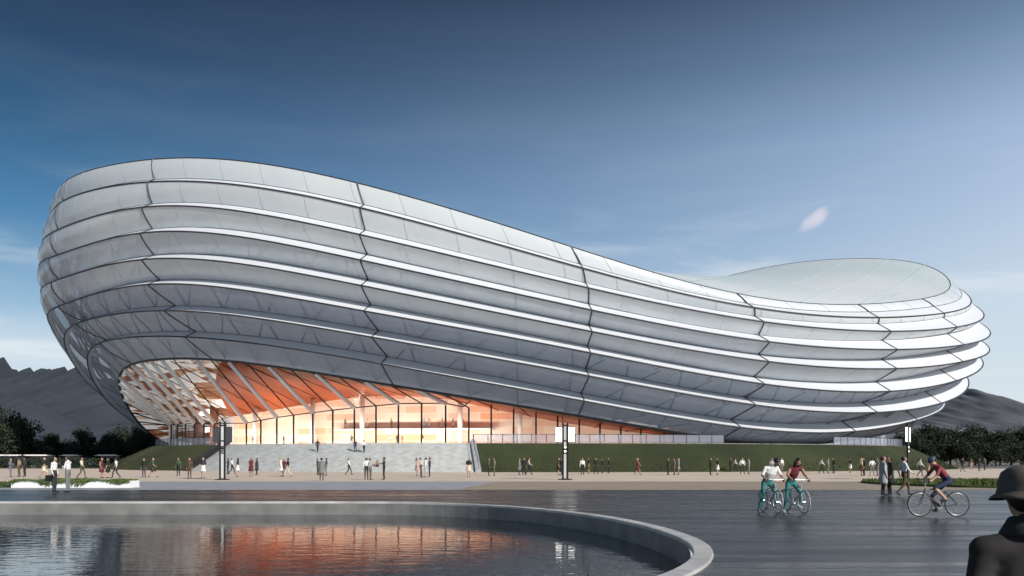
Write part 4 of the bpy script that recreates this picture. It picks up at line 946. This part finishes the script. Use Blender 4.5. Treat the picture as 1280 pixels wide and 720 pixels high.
# ------------------------------------------------------------------ bicycles and their riders
steel = mat('bike_steel', (.55,.56,.57), .3, .7); tyre = mat('tyre_pale', (.42,.41,.38), .8); tyred = mat('tyre_black', (.02,.02,.02), .8)
def bicycle(x, y, rz, label, tyre_m, frame_m, steer=0):
    """Wheel base along local +Y; front wheel at +Y."""
    e_ = empty('bicycle', (x, y, .012), rz); tag(e_, label, 'bicycle', 'bicycles on the dark stone'); R_ = .335
    def wheel(cy, st_):
        M_ = Matrix.Translation((0, cy, R_+.018)) @ Matrix.Rotation(st_, 4, 'Z')
        def ring(r, tr, n, m_, par, nm):
            mb = MB(); mb.tube([M_ @ V(0, r*math.cos(2*PI*i/n), r*math.sin(2*PI*i/n)) for i in range(n)], tr, 8, True); return mb.build(nm, m_, par, True)
        mb = MB(); mb.tube([M_ @ V(-.05,0,0), M_ @ V(.05,0,0)], .022, 10)
        for i in range(20):
            a = 2*PI*i/20; sx = .03 if i % 2 else -.03; mb.tube([M_ @ V(sx, .02*math.cos(a+.5), .02*math.sin(a+.5)), M_ @ V(0, (R_-.03)*math.cos(a), (R_-.03)*math.sin(a))], .0022, 4)
        wl = mb.build('wheel', steel, e_); ring(R_, .019, 48, tyre_m, wl, 'tyre'); ring(R_-.026, .011, 48, steel, wl, 'rim')
    wheel(.52, steer); wheel(-.52, 0)
    bb, seat, hdp, hd2, rw, fw_ = V(0,-.06,.29), V(0,-.20,.80), V(0,.37,.80), V(0,.40,.68), V(0,-.52,R_), V(0,.52,R_)
    mb = MB()
    for a, b, r in ((bb, V(0,-.185,.74), .016), (V(0,-.18,.72), hdp, .016), (bb, hd2, .019), (hdp, hd2, .02)): mb.tube([a, b], r, 8)
    for s in (-1, 1): mb.tube([V(s*.02,-.18,.72), V(s*.055,-.52,R_+.018)], .009, 6); mb.tube([bb+V(s*.03,0,0), V(s*.055,-.52,R_+.018)], .010, 6)
    mb.build('frame', frame_m, e_)
    mb = MB()
    for s in (-1, 1): mb.tube([hd2+V(s*.04,0,-.01), V(s*.05,.47,.5), V(s*.055,.52,R_+.018)], .013, 6)
    mb.tube([hd2+V(-.045,0,0), hd2+V(.045,0,0)], .018, 6); mb.build('fork', frame_m, e_)
    mb = MB(); mb.tube([hdp, hdp+V(0,-.012,.15), hdp+V(0,.06,.20)], .014, 8); c = hdp+V(0,.06,.20)
    mb.tube([c+V(-.30,-.10,.0), c+V(-.22,-.02,.01), c+V(-.06,.0,0), c+V(.06,0,0), c+V(.22,-.02,.01), c+V(.30,-.10,.0)], .012, 8); hb = mb.build('handlebar', steel, e_)
    for s in (-1, 1): mb = MB(); mb.tube([c+V(s*.31,-.115,0), c+V(s*.235,-.035,.01)], .017, 8); g_ = mb.build('grip', tyred); g_.parent = hb
    mb = MB(); mb.tube([V(0,-.185,.74), V(0,-.215,.90)], .013, 8); mb.build('seat_post', steel, e_)
    mb = MB(); mb.loft([[(w_*math.cos(2*PI*j/12), yy, .925+h_*math.sin(2*PI*j/12)) for j in range(12)] for yy, w_, h_ in ((-.36,.05,.02),(-.32,.085,.034),(-.25,.075,.034),(-.15,.032,.025),(-.09,.018,.018))], cap=True); fixn(mb.build('saddle', tyred, e_, True))
    mb = MB(); mb.tube([bb+V(.05,.0,0), bb+V(.055,0,0)], .09, 20); mb.tube([bb+V(-.06,0,0), bb+V(.06,0,0)], .02, 8)
    mb.tube([bb+V(.065,0,0), bb+V(.075,.06,-.15)], .011, 6); mb.tube([bb+V(-.065,0,0), bb+V(-.075,-.06,.15)], .011, 6); mb.build('crank', steel, e_)
    for q, s in ((bb+V(.12,.06,-.15), 1), (bb+V(-.12,-.06,.15), -1)): mb = MB(); mb.box(q.x-.045, q.x+.045, q.y-.04, q.y+.04, q.z-.012, q.z+.012); mb.build('pedal', tyred, e_)
    return e_, Matrix.Translation((x, y, .012)) @ Matrix.Rotation(rz, 4, 'Z')
def rider(kind, M_, label, top, bot, hairc, sleeves, lng, shoe='white', bare=False, cap_=None, look=None, lean=0):
    P = {}
    if kind == 'straddleL' or kind == 'straddleR':       # standing over the bicycle, one foot on the ground
        q = -1 if kind == 'straddleL' else 1
        P = dict(pel=V(.05*q,-.12,.93), che=V(.03*q,.02,1.22), nk=V(.0,.11,1.41), hd=V(-.05*q,.19,1.53), look=V(-.2,1,-.28))
        if look: P['look'] = V(*look)
        for q_ in ('che', 'nk', 'hd'): P[q_] += V(lean*(.4 if q_ == 'che' else 1.0), .04*abs(lean)*10, -.25*abs(lean))
        for s, w_ in (('L', -1), ('R', 1)):
            P['sh'+s] = V(.18*w_, .07, 1.345); P['el'+s] = V(.29*w_, .10, 1.13); P['wr'+s] = V(.275*w_, .27, 1.035); P['ha'+s] = V(-.05*w_,.8,-.35); P['cu'+s] = V(-.1*w_, .3, -1)
            P['hip'+s] = V(.09*w_+.05*q, -.12, .89)
        g_, u = ('L', 'R') if q < 0 else ('R', 'L')
        P['kn'+g_] = V(q*.24, -.02, .48); P['an'+g_] = V(q*.32, -.10, .09); P['to'+g_] = V(q*.36, .06, .038)
        P['kn'+u] = V(-q*.17, .13, .56); P['an'+u] = V(-q*.15, -.01, .20 if kind == 'straddleR' else .24); P['to'+u] = V(-q*.15, .13, .17 if kind == 'straddleR' else .2)
    else:                                                # riding, leaning on the bars
        P = dict(pel=V(0,-.27,1.02), che=V(0,-.06,1.27), nk=V(0,.08,1.44), hd=V(0,.17,1.555), look=V(0,1,-.12))
        for s, w_ in (('L', -1), ('R', 1)):
            P['sh'+s] = V(.18*w_, .04, 1.37); P['el'+s] = V(.27*w_, .17, 1.16); P['wr'+s] = V(.275*w_, .29, 1.035); P['ha'+s] = V(0,.8,-.3); P['cu'+s] = V(0, .3, -1); P['hip'+s] = V(.09*w_, -.24, .97)
        P['knR'] = V(.11, .13, .56); P['anR'] = V(.12, -.03, .21); P['toR'] = V(.12, .10, .165); P['knL'] = V(-.11, .15, .80); P['anL'] = V(-.12, -.15, .50); P['toL'] = V(-.12, -.02, .47)
    P['grip'] = .75
    me = make_body('person_rider', P, .0125, True, sleeves, bare)
    for m_ in (SK[0] if kind != 'straddleR' else SK[1], cm(top, CL[top]), cm(bot, CL[bot]), cm(shoe, CL[shoe])): me.materials.append(m_)
    o = bpy.data.objects.new('person', me); COL.objects.link(o); o.matrix_world = M_; tag(o, label, 'person', 'people with bicycles')
    hd = P['hd']; fw = P['look'].normalized(); up = (P['hd']-P['nk']).normalized(); lat = fw.cross(up).normalized(); fw = up.cross(lat); B_ = Matrix((lat, fw, up)).transposed()
    mb = MB(); mb.ellipsoid(hd+up*.035-fw*.028, (.100,.108,.092), B_, 18, 12)
    if lng: mb.ellipsoid(hd-fw*.075-up*.06, (.09,.055,.15), B_, 14, 10); mb.ellipsoid(hd+lat*.07-up*.06, (.03,.06,.11), B_, 10, 8); mb.ellipsoid(hd-lat*.07-up*.06, (.03,.06,.11), B_, 10, 8)
    mb.build('hair', HR[hairc], o, True)
    for s in (-1, 1):
        mb = MB(); mb.ellipsoid(hd+fw*.088+lat*s*.033+up*.008, (.014,.008,.008), B_, 10, 6); mb.build('eye', mat('eye_dark', (.02,.015,.012), .2), o, True)
    mb = MB(); mb.ellipsoid(hd+fw*.090-up*.058, (.022,.007,.006), B_, 10, 6); mb.build('mouth', mat('lips', (.32,.11,.09), .5), o, True)
    if cap_:
        mb = MB(); mb.ellipsoid(hd+up*.05-fw*.012, (.108,.125,.085), B_, 18, 10); mb.build('helmet', cap_, o, True)
    return o
x, y = ground_at(969, 643); e1, M1 = bicycle(x, y+.5, PI+.14, 'pale bicycle under the person in white shirt and teal trousers', tyre, steel)
rider('straddleR', M1, 'person in white shirt and teal trousers straddling a pale bicycle', 'white', 'teal', 'black', 'short', False, 'grey', look=(-.75,1,-.35), lean=-.07)
x, y = ground_at(1000, 643); e2, M2 = bicycle(x, y+.5, PI+.22, 'pale bicycle under the person in sleeveless maroon top', tyre, steel)
rider('straddleR', M2, 'person with long dark hair in sleeveless maroon top straddling a bicycle', 'maroon', 'teal', 'black', 'none', True, 'white', look=(.35,1,-.55), lean=.05)
x, y = ground_at(1173, 646.5); e3, M3 = bicycle(x, y, PI/2, 'black tyred bicycle ridden by the person in red top', tyred, mat('bike_green', (.03,.06,.05), .4))
rider('ride', M3, 'person in red top and dark shorts riding a bicycle past the lawn', 'red', 'navy', 'black', 'short', False, 'dark', True, mat('helmet_navy', (.04,.06,.11), .4))

# ------------------------------------------------------------------ the near person in a brimmed hat, seen from behind
P = pose('stand'); P['shL'] = V(-.175, -.01, 1.365); P['shR'] = V(.175, -.01, 1.365); P['elL'] = V(-.235, -.04, 1.10); P['wrL'] = V(-.22, .08, .90); P['grip'] = .45
me = make_body('person_near', P, .0125, True)
for m_ in (SK[1], mat('cloth_charcoal', (.027,.024,.024), .95, noise=.3, nscale=12, bump=.9, bscale=7), cm('black', CL['black']), cm('black', CL['black'])): me.materials.append(m_)
o = bpy.data.objects.new('person', me); COL.objects.link(o); o.location = (1.985, 3.4, .012); o.rotation_euler = (0, 0, -.12); o.scale = (.95, .95, .922)
tag(o, 'person in charcoal jacket and soft brimmed hat seen from behind, close by', 'person')
hatm = mat('hat_felt', (.095,.080,.066), .95, noise=.2, nscale=30)
mb = MB(); rows_ = []
for r_, z_ in ((.150,1.574),(.140,1.588),(.123,1.600),(.118,1.622),(.115,1.655),(.104,1.688),(.080,1.712),(.043,1.723),(.01,1.731)): rows_.append([(r_*math.cos(2*PI*j/40)*.97, r_*1.1*math.sin(2*PI*j/40)-.0, z_+.010*math.sin(2*2*PI*j/40+.6)*(r_ > .12)-.016*(r_ < .06)+.006*math.sin(3*2*PI*j/40+r_*40)*(r_ < .12)) for j in range(40)])
rows_ = [[(x_*.97, y_*.97, z_-.008) for x_, y_, z_ in rows_[1]]]+rows_; mb.loft(rows_); mb.add(rows_[-1], [tuple(range(40))]); ht = mb.build('hat', hatm, o, True)
mb = MB(); mb.ellipsoid((0,-.02,1.60), (.093,.100,.085), nu=18, nv=12); mb.build('hair', HR['black'], o, True)
mb = MB()                                             # turned-down collar
for rr_, zz in ((.085,1.485),(.092,1.50),(.105,1.47),(.13,1.445)): pass
mb.loft([[(rr_*math.cos(2*PI*j/28), rr_*.85*math.sin(2*PI*j/28)-.01, zz) for j in range(28)] for rr_, zz in ((.066,1.47),(.072,1.505),(.082,1.50),(.118,1.435),(.112,1.43))]); mb.build('collar', mat('cloth_charcoal', (.027,.024,.024), .95, noise=.3, nscale=12, bump=.9, bscale=7), o, True)

# ------------------------------------------------------------------ render settings
sc.view_settings.view_transform = 'Standard'; sc.view_settings.look = 'None'; sc.view_settings.exposure = EXPO; sc.view_settings.gamma = 1; sc.view_settings.use_curve_mapping = False
sc.render.engine = 'CYCLES'; cy = sc.cycles; cy.use_denoising = True; cy.max_bounces = 7; cy.diffuse_bounces = 3; cy.glossy_bounces = 4; cy.transparent_max_bounces = 12; cy.sample_clamp_indirect = 4
try: cy.denoiser = 'OPENIMAGEDENOISE'
except Exception: pass
